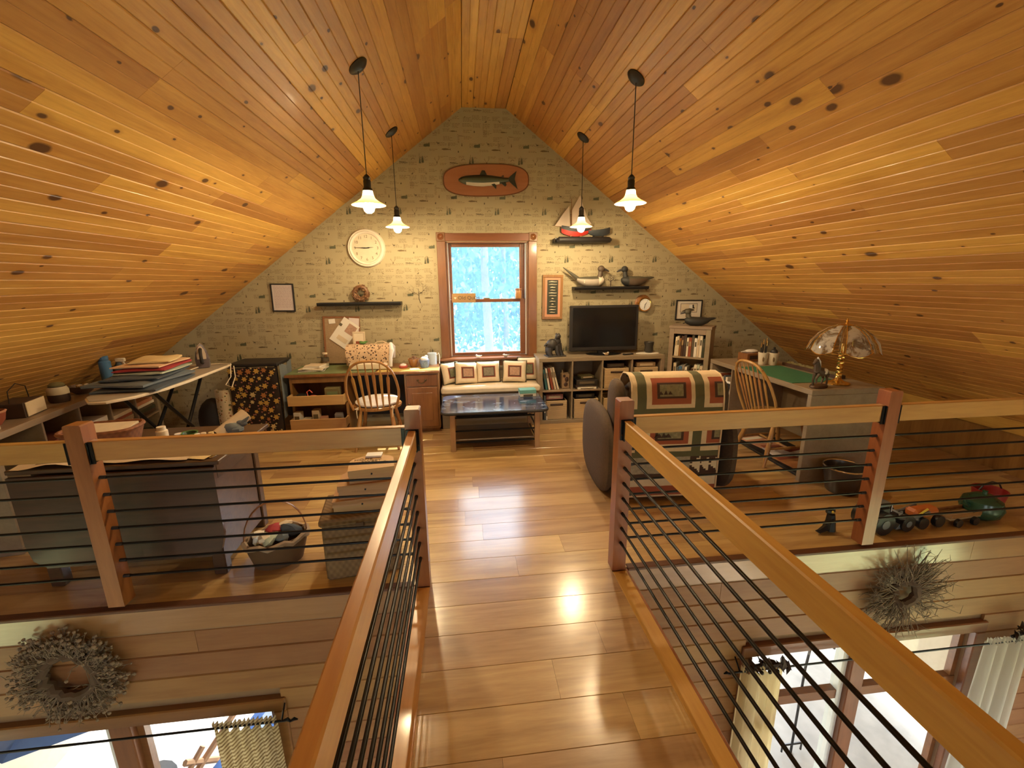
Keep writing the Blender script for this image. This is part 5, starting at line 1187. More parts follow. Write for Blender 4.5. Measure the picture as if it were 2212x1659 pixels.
# ------------------------------------------------------------------ baskets and boxes by the bridge post
weave('wicker_brown', (.13, .075, .03), (.27, .17, .075), 190, 130); weave('basket_lining', (.30, .20, .12), (.42, .34, .25), 90, 90)
Wk = thing('wicker_hamper', 'rectangular brown wicker trunk under the stacked wooden boxes', 'basket', (-.90, 2.37, 0), math.radians(8))
obj('trunk', MB().cbox(-.20, .20, -.15, .15, 0, .33, .015), 'wicker_brown', Wk, True); obj('lid', MB().cbox(-.21, .21, -.16, .16, .332, .375, .012), 'wicker_brown', Wk, True); obj('latch', MB().cbox(-.02, .02, -.166, -.16, .30, .345, .002), 'wicker_dark', Wk)
def nest(label, x, y, z, w, d, h, rz, txt=False):
    e = thing('wooden_box', label, 'box', (x, y, z), rz, 'nested wooden boxes'); pts = [(-w / 2, -d / 2), (w / 2, -d / 2)] + [(w / 2 * math.cos(a), -d / 2 + d * (.62 + .38 * math.sin(a))) for a in [PI * k / 10 for k in range(11)]]
    obj('box', MB().prism([(a * .97, b * .97) for a, b in pts], 0, h * .55, 'Z'), 'birch', e); l_ = obj('lid', MB().prism(pts, h * .56, h, 'Z'), 'birch', e)
    obj('peg', MB().cyl((0, -d / 2 + .004, h * .62), (0, -d / 2 - .004, h * .62), .005, n=8), 'near_black', e)
    if txt:
        for k, (s, dx, dy) in enumerate((('HOME', -.045, .045), ('SWEET', .0, .012), ('HOME', .03, -.022))):
            me = text_mesh(s, .036, 'ink'); o = bpy.data.objects.new('lettering', me); o.location = (dx, dy, h + .0008); link(o, l_)
nest('largest of the three stacked wooden boxes on the wicker trunk', -.885, 2.385, .376, .31, .24, .075, math.radians(8))
nest('middle of the three stacked wooden boxes on the wicker trunk', -.86, 2.39, .452, .29, .22, .080, math.radians(6))
nest('topmost wooden box lettered Home Sweet Home on the stack', -.83, 2.40, .533, .245, .20, .078, math.radians(10), True)
single('white_card', MB().cbox(-.045, .045, -.03, .03, 0, .012, .002), 'white_paint', 'small white packet on top of the lettered wooden box', 'packet', loc=(-.83, 2.485, .612))
Hb = thing('handled_basket', 'oval basket with arched handle full of fabric scraps', 'basket', (-1.42, 2.44, 0), math.radians(20))
ov = [(.165 * math.cos(2 * PI * k / 24), .12 * math.sin(2 * PI * k / 24)) for k in range(24)]
mb = MB(); n = 24
for z, s in ((0, .78), (.10, .95), (.165, 1.0), (.165, .95), (.02, .75)): mb.v += [(x * s, y * s, z) for x, y in ov]
for i in range(4): mb.f += [(i * n + k, i * n + (k + 1) % n, (i + 1) * n + (k + 1) % n, (i + 1) * n + k) for k in range(n)]
mb.f += [tuple(range(n))[::-1], tuple(4 * n + k for k in range(n))]; mb.mi = [0] * len(mb.f)
obj('basket', mb, 'wicker_dark', Hb, True); obj('lining', MB().tube([(x * 1.01, y * 1.01, .155 + .012 * math.sin(k * 2.1)) for k, (x, y) in enumerate(ov)], .016, 6, closed=True), 'basket_lining', Hb, True)
obj('handle', MB().tube([(.165 * math.cos(a), 0, .15 + .235 * math.sin(a)) for a in [PI * k / 14 for k in range(15)]], 1, 8, flat=(.012, .004, (0, 1, 0))), 'oak_desk', Hb, True)
scr = [('red_cloth', 0, .02, .19, .055), ('cream', -.06, -.03, .175, .05), ('denim', .08, 0, .18, .05), ('paper_old', .04, .05, .19, .045), ('mint_cloth', -.03, -.06, .18, .045), ('denim_light', .03, -.05, .17, .045), ('cream', -.09, .04, .17, .04), ('sling_pale', -.10, -.01, .165, .03)]
for i, (m, x, y, z, r) in enumerate(scr):
    rq = random.Random(i); mb = MB().ball((0, 0, 0), r, 9, 7, (1.25, .8, .55), Euler((rq.uniform(-.5, .5), rq.uniform(-.5, .5), rq.uniform(0, 3))).to_matrix().to_4x4())
    mb.v = [tuple(c * (1 + .16 * math.sin(17 * p[0] / r + 11 * p[1] / r)) for c in p) for p in mb.v]
    q = Vector((-1.42, 2.44, 0)) + Rz(math.radians(20)) @ Vector((x, y, z))
    single('fabric_scrap', mb, m, ('crimson', 'cream', 'dark navy', 'tan', 'mint green rolled', 'grey-blue', 'second cream', 'pale blue')[i] + ' fabric scrap in the handled basket', 'fabric', 'scraps in the handled basket', True, q)
# ------------------------------------------------------------------ cube shelf under the television
KX, KY = .545, 4.715
Kx = thing('cube_shelf', 'grey-brown cube shelf of eight cubes under the television', 'shelf', (KX, KY, 0))
kc = cubes(Kx, 4, 2, 1.465, .765, .385, 'laminate_grey', axis='X')
mat('basket_cream', (.50, .38, .22), .9)
def rope_basket():
    t = NT('rope_cream'); tc = t.n('ShaderNodeTexCoord'); s = t.n('ShaderNodeSeparateXYZ'); t.l(tc.outputs['Object'], s.inputs[0])
    w = t.math('MULTIPLY_ADD', t.math('SINE', t.math('MULTIPLY', s.outputs[2], 420.0)), .5, .5)
    c = t.mix(w, (.38, .27, .14), (.62, .47, .28)); t.principled(c, .9, normal=t.bump(w, .5, .004)); MATS['rope_cream'] = t.m
rope_basket(); mat('leather_dark', (.045, .022, .014), .6)
def basket(label, cell, w=.285, h=.235, dy=.015):
    x, z, cw, ch = kc[cell]
    e = thing('fabric_basket', label, 'basket', (KX + x + cw / 2, KY + dy, z + .001), 0, 'cream baskets in the cube shelf')
    obj('basket', MB().cbox(-w / 2, w / 2, 0, .012, 0, h, .006).cbox(-w / 2, w / 2, .28, .292, 0, h, .006).cbox(-w / 2, -w / 2 + .012, .012, .28, 0, h, .004).cbox(w / 2 - .012, w / 2, .012, .28, 0, h, .004).box(-w / 2, w / 2, .01, .28, 0, .01), 'rope_cream', e)
    obj('handle', MB().cbox(-.075, .075, -.004, .0, h - .058, h - .034, .002).tube([(-.075, -.005, h - .042), (0, -.008, h - .05), (.075, -.005, h - .042)], .005, 6), 'leather_dark', e)
    return e
basket('cream basket in the bottom left cube, below the leaning books', 0, .245, .225)
basket('cream basket in the bottom row, second cube', 1)
basket('cream basket in the bottom row, third cube, half behind the armchair', 2)
basket('cream basket in the top row, third cube', 6)
basket('cream basket in the top right cube', 7)
def cell_pt(c, dx, dy, dz=.001): x, z, w, h = kc[c]; return (KX + x + dx, KY + dy, z + dz)
mat('pink_print', (.40, .18, .15), .8, var=.7, scale=60)
bx('game_carton', 'pink patterned carton on the bottom left cream basket', 'box', cell_pt(0, .15, .15, .227), .2, .16, .06, 'pink_print', .05, None, 'paper_old')
bx('dark_carton', 'dark box lying on the second bottom basket', 'box', cell_pt(1, .16, .15, .237), .22, .2, .05, 'near_black', 0, None, 'ink_dark')
bx('dark_carton', 'dark box lying on the basket in the top row, third cube', 'box', cell_pt(6, .16, .15, .237), .20, .2, .045, 'dark_brown', 0, None, 'ink_dark')
bx('tan_carton', 'tan box lying on the basket in the top right cube', 'box', cell_pt(7, .17, .13, .237), .22, .2, .05, 'cork', 0, None, 'paper_old')
bx('tall_album', 'navy album standing at the left side of the bottom left cube', 'album', cell_pt(0, .028, .12), .022, .22, .29, 'denim', 0, None, 'paper')
bx('tall_album', 'white album beside the navy one in bottom left cube', 'album', cell_pt(0, .052, .11), .018, .2, .16, 'paper', 0, None, 'ink')
bx('media_player', 'black media box in the top row, second cube', 'electronics', cell_pt(5, .17, .14, .046), .25, .24, .06, 'near_black', 0, None, 'ink_dark')
bx('white_book', 'white book lying under the black media box', 'book', cell_pt(5, .17, .12), .22, .22, .022, 'paper', 0, None, 'ink')
bx('slim_case', 'dark flat case between white book and media box', 'case', cell_pt(5, .16, .14, .024), .24, .23, .02, 'dark_brown', 0, None, 'ink_dark')
bx('puzzle_box', 'small dark patterned box topping the media box', 'box', cell_pt(5, .19, .16, .107), .16, .12, .03, 'olive_box', .15, None, 'paper_old')
def upright(label, pos, w, d, h, m, lean=0.0, rz=0.0, group='books', spine_m='paper_old'):
    e = thing('book', label, 'book', pos, rot=(0, lean, rz), group=group)
    obj('cover', MB().box(0, .0025, 0, d, 0, h).box(w - .0025, w, 0, d, 0, h).box(.0025, w - .0025, 0, .003, 0, h), m, e); obj('pages', MB().box(.003, w - .003, .003, d - .003, .003, h - .004), 'paper', e)
    if w > .016: obj('spine_label', MB().box(w * .2, w * .8, -.0008, 0, h * .55, h * .8), spine_m, e)
mat('teal_cloth', (.05, .16, .16), .8)
for i, (w, h, m, nm) in enumerate(((.014, .24, 'ink_grey', 'grey'), (.022, .235, 'teal_cloth', 'teal'), (.02, .25, 'paper', 'white'), (.026, .255, 'rust', 'dark red'), (.022, .26, 'paper_old', 'tan'), (.018, .265, 'cream', 'cream'))):
    upright(nm + ' leaning book in the top left cube', cell_pt(4, .012 + i * .034, .05), w, .2, h, m, math.radians(-8 - i * 1.2), 0, 'leaning books in the top left cube', 'ink')
e = thing('carved_box', 'carved tan ornament box at right of the top left cube', 'ornament', cell_pt(4, .285, .08)); obj('box', MB().cbox(-.045, .045, 0, .1, 0, .175, .008), 'cork', e); obj('carving', MB().ball((0, -.002, .05), .02, 8, 6, (1.2, .3, 1.3)).ball((.01, -.002, .11), .022, 8, 6, (1, .3, 1.4)).ball((-.02, -.002, .15), .015, 8, 6, (1, .3, 1.2)), 'oak_dark', e, True); obj('finial', MB().tube([(-.03, .04, .175), (-.035, .04, .215)], [.012, .003], 6), 'cork', e, True)

# ------------------------------------------------------------------ on the cube shelf
t = NT('screen_black'); t.principled((.006, .006, .007), .12, 0, .0); MATS['screen_black'] = t.m
Tv = thing('television', 'black flat screen television on the cube shelf', 'television', (1.345, 4.915, .766))
obj('cabinet', MB().cbox(-.403, .403, 0, .055, .035, .560, .006), 'near_black', Tv); obj('screen', MB().box(-.375, .375, -.002, 0, .085, .535), 'screen_black', Tv)
obj('stand_neck', MB().cbox(-.06, .06, .01, .05, .01, .04, .004), 'near_black', Tv); obj('stand_base', MB().lathe([(.20, 0), (.20, .006), (.17, .012), (.06, .016)], 28, c=(0, .0, 0), sx=1.05, sy=.6), 'screen_black', Tv, True); obj('speaker_bar', MB().cbox(-.36, .36, -.004, 0, .042, .072, .003), 'near_black', Tv)
mat('bronze_dark', (.05, .045, .040), .45, .3)
e = thing('animal_sculpture', 'dark bronze animal sculpture left of the television', 'sculpture', (.735, 4.86, .766), math.radians(8))
obj('body', MB().ball((-.015, 0, .13), .07, 12, 9, (1.05, .8, 1.0)).ball((.045, 0, .165), .05, 10, 8, (.9, .8, 1.1)).tube([(.055, -.01, .14), (.075, -.02, .07), (.10, -.03, .0)], [.04, .028, .024], 8).tube([(.03, -.03, .12), (.03, -.045, .05), (.05, -.055, 0)], [.032, .026, .022], 8).tube([(-.05, -.02, .10), (-.055, -.03, .04), (-.035, -.04, 0)], [.04, .03, .026], 8).tube([(-.05, .03, .10), (-.055, .04, .04), (-.035, .04, 0)], [.04, .03, .026], 8), 'bronze_dark', e, True)
obj('head', MB().ball((.048, -.015, .225), .035, 10, 8, (1, .9, .95)).tube([(.04, -.03, .222), (.015, -.055, .21)], [.02, .012], 8).ball((.065, .0, .25), .011, 6, 5).ball((.035, .005, .252), .011, 6, 5), 'bronze_dark', e, True); obj('tail', MB().tube([(-.08, 0, .14), (-.115, -.01, .12)], [.02, .006], 6), 'bronze_dark', e, True); obj('plinth', MB().cbox(-.09, .13, -.08, .07, 0, .012, .003), 'bronze_dark', e)
e = thing('candle_pot', 'dark pot candle with white top right of the television', 'candle', (1.89, 4.90, .771)); obj('pot', MB().lathe([(.04, 0), (.05, .02), (.047, .075), (.054, .10), (.056, .125), (.048, .125), (.045, .11)], 18), 'bronze_dark', e, True); obj('wax', MB().lathe([(.047, .112), (.02, .118), (0, .119)], 16), 'cream', e, True)
e = single('doily', MB().lathe([(.14, 0), (.135, .004), (0, .004)], 24, sx=1.0, sy=.5), 'paper', 'white lace doily under the pot candle', 'doily', loc=(1.86, 4.86, .766))
e = thing('bird_trinket', 'tiny tan bird trinket in front of the television base', 'figurine', (1.335, 4.775, .766)); obj('body', MB().ball((0, 0, .02), .018, 8, 6, (1.4, .9, 1)), 'cork', e, True); obj('head', MB().ball((.018, 0, .035), .011, 8, 6).tube([(-.02, 0, .025), (-.045, 0, .035)], [.008, .002], 5), 'paper', e, True)
e = thing('remote_control', 'black remote control right of the television base', 'remote', (1.60, 4.80, .766), .3); obj('case', MB().cbox(-.065, .065, -.02, .02, 0, .016, .004), 'near_black', e); obj('keypad', MB().box(-.04, .04, -.012, .012, .0161, .0172), 'ink_grey', e)

# ------------------------------------------------------------------ narrow bookcase turned in the corner
BA = math.radians(-39.8); BO = Vector((2.055, 4.735, 0))
Bk = thing('bookcase', 'narrow grey-brown bookcase turned across the right corner', 'bookcase', BO, BA)
w, d, h = .435, .255, 1.10
for nm, b in (('side_panel', (0, .028, .0, d, 0, h - .03)), ('side_panel', (w - .028, w, .0, d, 0, h - .03)), ('top_panel', (-.008, w + .008, -.012, d, h - .03, h)), ('back_panel', (.028, w - .028, d - .01, d, 0, h - .03)), ('base_panel', (.028, w - .028, 0, d - .01, 0, .07)), ('face_rail', (.05, w - .05, -.006, .012, h - .09, h - .031)), ('face_stile', (0, .05, -.006, -.001, 0, h - .031)), ('face_stile', (w - .05, w, -.006, -.001, 0, h - .031)), ('shelf_board', (.028, w - .028, .0, d - .01, .735, .755)), ('shelf_board', (.028, w - .028, .0, d - .01, .44, .46))):
    obj(nm, MB().cbox(*b, .002), 'laminate_grey', Bk)
def bkp(x, y, z): return BO + Rz(BA) @ Vector((x, y, z))
x = .056; rb = random.Random(4)
cols = [('cream', 'cream'), ('paper_old', 'tan'), ('oak_desk', 'brown'), ('oak_dark', 'dark brown'), ('dark_brown', 'umber'), ('cream', 'ivory'), ('rust', 'rust red'), ('ink_dark', 'black'), ('paper', 'white'), ('paper_old', 'buff'), ('cream', 'pale'), ('dark_green_cloth', 'dark green'), ('near_black', 'jet black')]
for i, (m, nm) in enumerate(cols):
    bw = rb.choice((.02, .024, .028, .022)); 
    if x + bw > w - .056: break
    upright(nm + ' upright book, number %s from left on bookcase upper shelf' % ('one two three four five six seven eight nine ten eleven twelve thirteen'.split()[i]), bkp(x, .02, .756), bw, .19, rb.uniform(.20, .255), m, math.radians(3 if i == 0 else .5), BA, 'books on the bookcase upper shelf', 'ink_dark' if i % 3 else 'gold_bead'); x += bw + .003
x = .06
for i, (m, nm) in enumerate((('paper_old', 'tan'), ('denim', 'navy'), ('can_blue', 'blue'), ('ink_grey', 'grey'), ('paper', 'white'), ('oak_dark', 'brown'), ('cream', 'cream'), ('mint_cloth', 'pale green'), ('paper_old', 'buff'))):
    bw = rb.choice((.022, .026, .03)); upright(nm + ' upright book, place %s on bookcase middle shelf' % ('one two three four five six seven eight nine'.split()[i]), bkp(x, .02, .461), bw, .19, rb.uniform(.16, .22), m, math.radians(.5 if i < 5 else 5), BA, 'books on the bookcase middle shelf', 'ink'); x += bw + (.004 if i != 4 else .03)
duck('black carved duck on top of the corner bookcase', bkp(.26, .10, 1.101), BA + PI + .35, .95, 'duck_dark', 'duck_dark', 'duck_dark', 'duck_olive', .0, .03, None)
Pq = frame_pic('duck_print_frame', 'black framed print of a diving duck above the bookcase', 'picture frame', 2.462, 1.243, .335, .24, .014, 'black_paint', math.radians(.6))
p_ = obj('page', MB().box(-.156, .156, -.012, -.003, -.108, .108), 'paper', Pq)
obj('print_border', MB().box(-.11, .105, -.0125, -.012, -.03, .078), 'dark_brown', p_); obj('print_ground', MB().box(-.105, .10, -.013, -.0125, -.025, .073), 'cream', p_)
def flatp(pts, y): return MB().prism(pts, y, y + .0008)
obj('print_duck_body', flatp([(-.095, -.018), (-.04, .012), (.01, .02), (.06, .01), (.075, -.005), (.04, -.016), (-.03, -.02)], -.0145), 'ink_dark', p_); obj('print_duck_crest', flatp([(.02 + .022 * math.cos(a), .042 + .022 * math.sin(a)) for a in [2 * PI * k / 12 for k in range(12)]], -.0150), 'white_paint', p_); obj('print_duck_head', flatp([(.045, .02), (.04, .06), (.055, .066), (.062, .03), (.078, .02), (.06, .015)], -.0155), 'near_black', p_)
obj('print_stamp', MB().box(-.035, .035, -.0128, -.012, -.085, -.045), 'dark_brown', p_); obj('print_stamp_image', MB().box(-.03, .03, -.0134, -.0128, -.08, -.05), 'paper_old', p_)
single('dried_sprig', bare_tree(MB(), .16, 31, .7, levels=3, r0=.006), 'near_black', 'dark dried sprig lying under the framed duck print', 'dried plant', loc=bkp(.10, .17, 1.112), rot=(0, math.radians(82), BA))

# ------------------------------------------------------------------ desk along the right eave
Dr = thing('eave_desk', 'grey-brown desk along the right eave carrying the glass lamp', 'desk', (2.375, 2.975, 0))
for nm, b in (('desk_top', (0, .62, 0, 1.42, .722, .765)), ('end_panel', (0, .62, 0, .042, 0, .721)), ('end_panel', (0, .62, 1.378, 1.42, 0, .721)), ('back_panel', (.58, .60, .043, 1.377, .1, .721)), ('divider', (.0, .58, 1.02, 1.036, .001, .721)), ('shelf_board', (.0, .58, 1.037, 1.377, .36, .376))):
    obj(nm, MB().cbox(*b, .003), 'laminate_grey_y', Dr)
for i, (m, nm, hh) in enumerate((('ink_grey', 'grey', .24), ('paper', 'white', .25), ('near_black', 'black', .22), ('rust', 'red', .26), ('paper_old', 'tan', .23), ('denim', 'navy', .25), ('cream', 'cream', .24))):
    e = thing('binder', nm + ' binder standing in the cubby of the right desk', 'binder', (2.41, 4.36 - i * .036, .377), PI / 2 + PI, 'binders in the right desk'); obj('cover', MB().box(0, .0025, 0, .2, 0, hh).box(.0275, .03, 0, .2, 0, hh).box(.0025, .0275, 0, .003, 0, hh), m, e); obj('pages', MB().box(.004, .026, .004, .195, .004, hh - .006), 'paper', e)
e = frame_pic('small_photo_frame', 'pale small photo frame leaning in the right desk cubby', 'picture frame', 2.46, .49, .15, .2, .02, 'white_paint', 0, .012, 4.06); e.rotation_euler = (math.radians(-8), 0, -PI / 2 + .1); e.location = (2.40, 4.10, .48); obj('photo', MB().box(-.055, .055, -.008, -.003, -.08, .08), 'near_black', e)
bx('floor_tray', 'flat black tray of magazines on the floor under right desk', 'tray', (2.66, 3.48, 0), .46, .84, .022, 'near_black', 0, None, 'ink_dark')
for i, (x, y, a, m, lab) in enumerate(((2.58, 3.28, .1, 'petal_orange', 'orange-red magazine at near end of the floor tray'), (2.62, 3.55, -.1, 'lavender_paper', 'white magazine in the middle of the floor tray'), (2.60, 3.78, .15, 'salmon_mat', 'reddish magazine at far end of the floor tray'), (2.80, 3.45, .3, 'paper', 'pale magazine behind the others in the floor tray'))):
    e = thing('floor_magazine', lab, 'magazine', (x, y, .023 + .0005 * i), a, 'magazines under the right desk'); obj('cover', MB().cbox(-.11, .11, -.14, .14, 0, .012, .002), m, e); obj('printed_band', MB().box(-.1, .1, .06, .12, .0121, .0126), 'rust' if i != 2 else 'paper', e)
single('desk_mat', MB().cbox(-.21, .21, -.35, .35, 0, .004, .002), 'green_mat', 'dark green mat on the right desk', 'desk mat', loc=(2.60, 3.56, .7655))
# glass-panelled lamp
Lp = thing('table_lamp', 'brass table lamp with petal glass shade on the right desk', 'lamp', (2.735, 3.145, .7655))
obj('base', MB().lathe([(.085, 0), (.088, .008), (.08, .016), (.05, .022), (.03, .035), (.02, .05)], 28), 'brass', Lp, True)
mb = MB(); n = 10; st = 26
for i in range(st + 1):
    z = .05 + .20 * i / st
    for k in range(n):
        a = 2 * PI * k / n; r = .018 + .004 * math.cos(4 * (a + i * .35)) + .006 * (.5 + .5 * math.cos(i * 1.9)); mb.v.append((r * math.cos(a), r * math.sin(a), z))
mb.f = [(i * n + k, i * n + (k + 1) % n, (i + 1) * n + (k + 1) % n, (i + 1) * n + k) for i in range(st) for k in range(n)]; mb.mi = [0] * len(mb.f)
obj('twisted_stem', mb, 'brass', Lp, True)
def etched():
    t = NT('etched_glass'); tc = t.n('ShaderNodeTexCoord'); nz = t.noise(tc.outputs['Object'], 11, 5, .6, .8)
    k = t.ramp(nz, [(.46, (0, 0, 0)), (.56, (1, 1, 1))])
    a = t.n('ShaderNodeBsdfTransparent'); b = t.n('ShaderNodeBsdfTranslucent'); g = t.n('ShaderNodeBsdfDiffuse'); gl = t.n('ShaderNodeBsdfGlossy'); gl.inputs['Roughness'].default_value = .06
    col = t.mix(k, (.80, .76, .68), (.16, .11, .07)); t.l(col, b.inputs[0]); t.l(col, g.inputs[0])
    m1 = t.n('ShaderNodeMixShader'); m1.inputs[0].default_value = .6; t.l(b.outputs[0], m1.inputs[1]); t.l(g.outputs[0], m1.inputs[2])
    m2 = t.n('ShaderNodeMixShader'); m2.inputs[0].default_value = .62; t.l(a.outputs[0], m2.inputs[1]); t.l(m1.outputs[0], m2.inputs[2])
    m3 = t.n('ShaderNodeMixShader'); m3.inputs[0].default_value = .10; t.l(m2.outputs[0], m3.inputs[1]); t.l(gl.outputs[0], m3.inputs[2]); t.l(m3.outputs[0], t.out.inputs[0]); MATS['etched_glass'] = t.m
etched()
prf = [(.055, .475), (.12, .45), (.18, .405), (.225, .345), (.25, .285)]
for k in range(6):
    a = 2 * PI * k / 6 + .2; wv = .40
    def pnt(i, j, a=a):
        r, z = prf[j]; t2 = a + wv * (-1 + 2 * i / 6) * (.9 if j else .8); 
        dz = -.03 * (1 - (2 * i / 6 - 1) ** 2) if j == 4 else 0; return (r * math.cos(t2), r * math.sin(t2), z + dz)
    pn = obj('shade_panel', MB().grid(pnt, 6, 4), 'etched_glass', Lp, True)
    e_ = [pnt(0, j) for j in range(5)] + [pnt(i, 4) for i in range(1, 7)] + [pnt(6, j) for j in (3, 2, 1, 0)]
    obj('panel_edge', MB().tube(e_, .0035, 5), 'brass', pn, True)
    t2 = a + PI / 6; obj('shade_rib', MB().tube([(r * .985 * math.cos(t2), r * .985 * math.sin(t2), z) for r, z in prf], .007, 6), 'clear_glass', Lp, True)
obj('shade_ring', MB().tube([(.14 * math.cos(2 * PI * k / 24), .14 * math.sin(2 * PI * k / 24), .255) for k in range(24)], .004, 6, closed=True), 'brass', Lp, True)
for k in range(3): a = 2 * PI * k / 3; obj('spider_arm', MB().cyl((0, 0, .25), (.14 * math.cos(a), .14 * math.sin(a), .255), .004, n=6), 'brass', Lp)
obj('finial', MB().lathe([(.06, .476), (.04, .482), (.014, .486), (.006, .50), (.011, .512), (.005, .525), (0, .53)], 16), 'brass', Lp, True); obj('cap', MB().lathe([(.004, .24), (.016, .25), (.016, .31), (.012, .33)], 12), 'brass', Lp, True)
e = thing('horse_figurine', 'dark horse figurine with white patches on wooden base beside the lamp', 'figurine', (2.495, 3.06, .7655), math.radians(200))
obj('base', MB().lathe([(.075, 0), (.08, .008), (.072, .02), (0, .022)], 22, sx=1.1, sy=.65), 'oak_dark', e, True)
obj('body', MB().tube([(-.06, 0, .115), (-.03, 0, .12), (.02, 0, .125), (.05, 0, .145)], [.03, .036, .034, .026], 10).tube([(.045, 0, .14), (.06, 0, .19), (.075, 0, .225)], [.026, .02, .014], 8).tube([(.072, 0, .222), (.11, 0, .195)], [.017, .009], 8).tube([(.045, -.016, .11), (.06, -.016, .06), (.05, -.016, .02)], [.013, .008, .007], 6).tube([(.045, .016, .11), (.075, .016, .08), (.07, .016, .04)], [.013, .008, .007], 6).tube([(-.055, -.016, .10), (-.075, -.016, .06), (-.06, -.016, .02)], [.015, .008, .007], 6).tube([(-.055, .016, .10), (-.07, .016, .06), (-.075, .016, .02)], [.015, .008, .007], 6), 'duck_brown', e, True)
obj('mane', MB().tube([(.03, 0, .165), (.045, 0, .21), (.066, 0, .243)], [.012, .014, .006], 6), 'white_paint', e, True); obj('white_patch', MB().ball((-.02, .02, .125), .03, 8, 6, (1.2, .6, .9)), 'white_paint', e, True); obj('tail', MB().tube([(-.085, 0, .12), (-.105, 0, .09), (-.10, 0, .05)], [.01, .012, .003], 6), 'near_black', e, True)
for i, (x, y) in enumerate(((2.69, 4.00), (2.775, 3.965))):
    e = thing('pencil_cup', ('cream tapered cup holding gold-tipped pens, far end of right desk', 'cream tapered cup with dark bottle next to the pen cup')[i], 'cup', (x, y, .7655)); obj('cup', MB().lathe([(.032, 0), (.036, .005), (.048, .125), (.043, .125), (.032, .01), (0, .008)], 18), 'cream', e, True); obj('painted_mark', MB().ball((-.02, -.036, .06), .012, 7, 5, (1, .4, 2.2)), 'cork', e, True)
    if i == 0:
        for k in range(4): q = thing('pen', ('dark pen with gold tip', 'short dark pen', 'slim black pen', 'gold-capped tall pen')[k] + ' standing in the cream pen cup', 'pen', (x + (-.015, .012, 0, .018)[k], y + (.01, -.012, .015, .012)[k], .778), 0, 'pens in the cup'); obj('barrel', MB().cyl((0, 0, 0), ((-.008, .006, 0, .01)[k], 0, .16 + .015 * k), .006, n=8), 'near_black', q); obj('tip', MB().cyl(((-.008, .006, 0, .01)[k], 0, .16 + .015 * k), ((-.009, .007, 0, .011)[k], 0, .21 + .015 * k), .007, .005, 8), 'brass', q)
    else:
        q = thing('ink_bottle', 'dark round bottle in the second cream cup', 'bottle', (x, y, .778)); obj('body', MB().ball((0, 0, .12), .034, 10, 8, (1, 1, .9)), 'bronze_dark', q, True); obj('stopper', MB().cyl((0, 0, .145), (0, 0, .165), .01), 'near_black', q)
bx('cedar_box', 'brown box with white cloth at the far end of right desk', 'box', (2.72, 4.23, .7655), .2, .14, .085, 'oak_desk', .1, None, 'dark_brown')
e = thing('white_cloth', 'white rag heaped on the brown box', 'cloth', (2.72, 4.23, .852)); obj('rag', MB().ball((0, 0, .012), .06, 10, 6, (1.3, .7, .35)), 'white_cloth', e, True); obj('corner', MB().tube([(-.06, 0, .012), (-.12, -.01, .01)], [.014, .004], 6), 'white_cloth', e, True)
e = thing('moss_tray', 'long wooden tray with moss at the back of right desk', 'tray', (2.905, 3.62, .7655), 0); obj('tray', MB().cbox(-.04, .04, -.33, .33, 0, .03, .003), 'oak_dark', e); obj('moss', MB().grid(lambda i, j: (-.03 + .06 * i / 4, -.31 + .62 * j / 24, .031 + .018 * abs(math.sin(i * 1.9 + j * 2.3)) * math.sin(PI * i / 4)), 4, 24), 'olive_box', e)
mat('pail_grey', (.07, .06, .055), .3, .3)
e = thing('metal_pail', 'dark metal pail on the floor beside the right desk', 'pail', (2.585, 2.80, 0)); obj('pail', MB().lathe([(.10, 0), (.105, .01), (.14, .2), (.132, .2), (.098, .015), (0, .012)], 24), 'pail_grey', e, True); obj('rim', MB().tube([(.138 * math.cos(2 * PI * k / 24), .138 * math.sin(2 * PI * k / 24), .2) for k in range(24)], .006, 6, closed=True), 'chrome', e, True)

# ------------------------------------------------------------------ armchair under a quilt
Ac = thing('armchair', 'bulky brown upholstered armchair seen from behind', 'armchair', (1.215, 3.16, 0), math.radians(-3))
def blob(x0, x1, y0, y1, z0, z1, p=4.0, n=18, m=12, taper=0.0):
    """superellipsoid block"""
    mb = MB(); cx, cy, cz = (x0 + x1) / 2, (y0 + y1) / 2, (z0 + z1) / 2; a, b, c = (x1 - x0) / 2, (y1 - y0) / 2, (z1 - z0) / 2
    def f(v, e): return math.copysign(abs(v) ** e, v)
    for i in range(m + 1):
        ph = -PI / 2 + PI * i / m
        for k in range(n):
            th = 2 * PI * k / n; e = 2 / p; z = f(math.sin(ph), e); s = f(math.cos(ph), e); sh = 1 - taper * max(0, z)
            mb.v.append((cx + a * s * f(math.cos(th), e) * sh, cy + b * s * f(math.sin(th), e), cz + c * z))
    mb.f = [(i * n + k, i * n + (k + 1) % n, (i + 1) * n + (k + 1) % n, (i + 1) * n + k) for i in range(m) for k in range(n)]; mb.mi = [0] * len(mb.f); return mb
obj('base', blob(-.46, .46, -.28, .42, .03, .32, 6), 'brown_fabric', Ac, True)
bk = obj('backrest', blob(-.395, .395, -.34, -.06, .08, .925, 3.6, 22, 14, .04), 'brown_fabric', Ac, True)
obj('seat', blob(-.40, .40, -.12, .46, .28, .46, 5), 'brown_fabric', Ac, True)
for s in (-1, 1):
    obj('arm', blob(s * .458 - .062, s * .458 + .062, -.37, .44, .0, .665, 2.8, 18, 14), 'brown_fabric', Ac, True)
obj('wing', blob(-.43, -.33, -.30, -.05, .5, .90, 3), 'brown_fabric', Ac, True); obj('wing', blob(.33, .43, -.30, -.05, .5, .90, 3), 'brown_fabric', Ac, True)
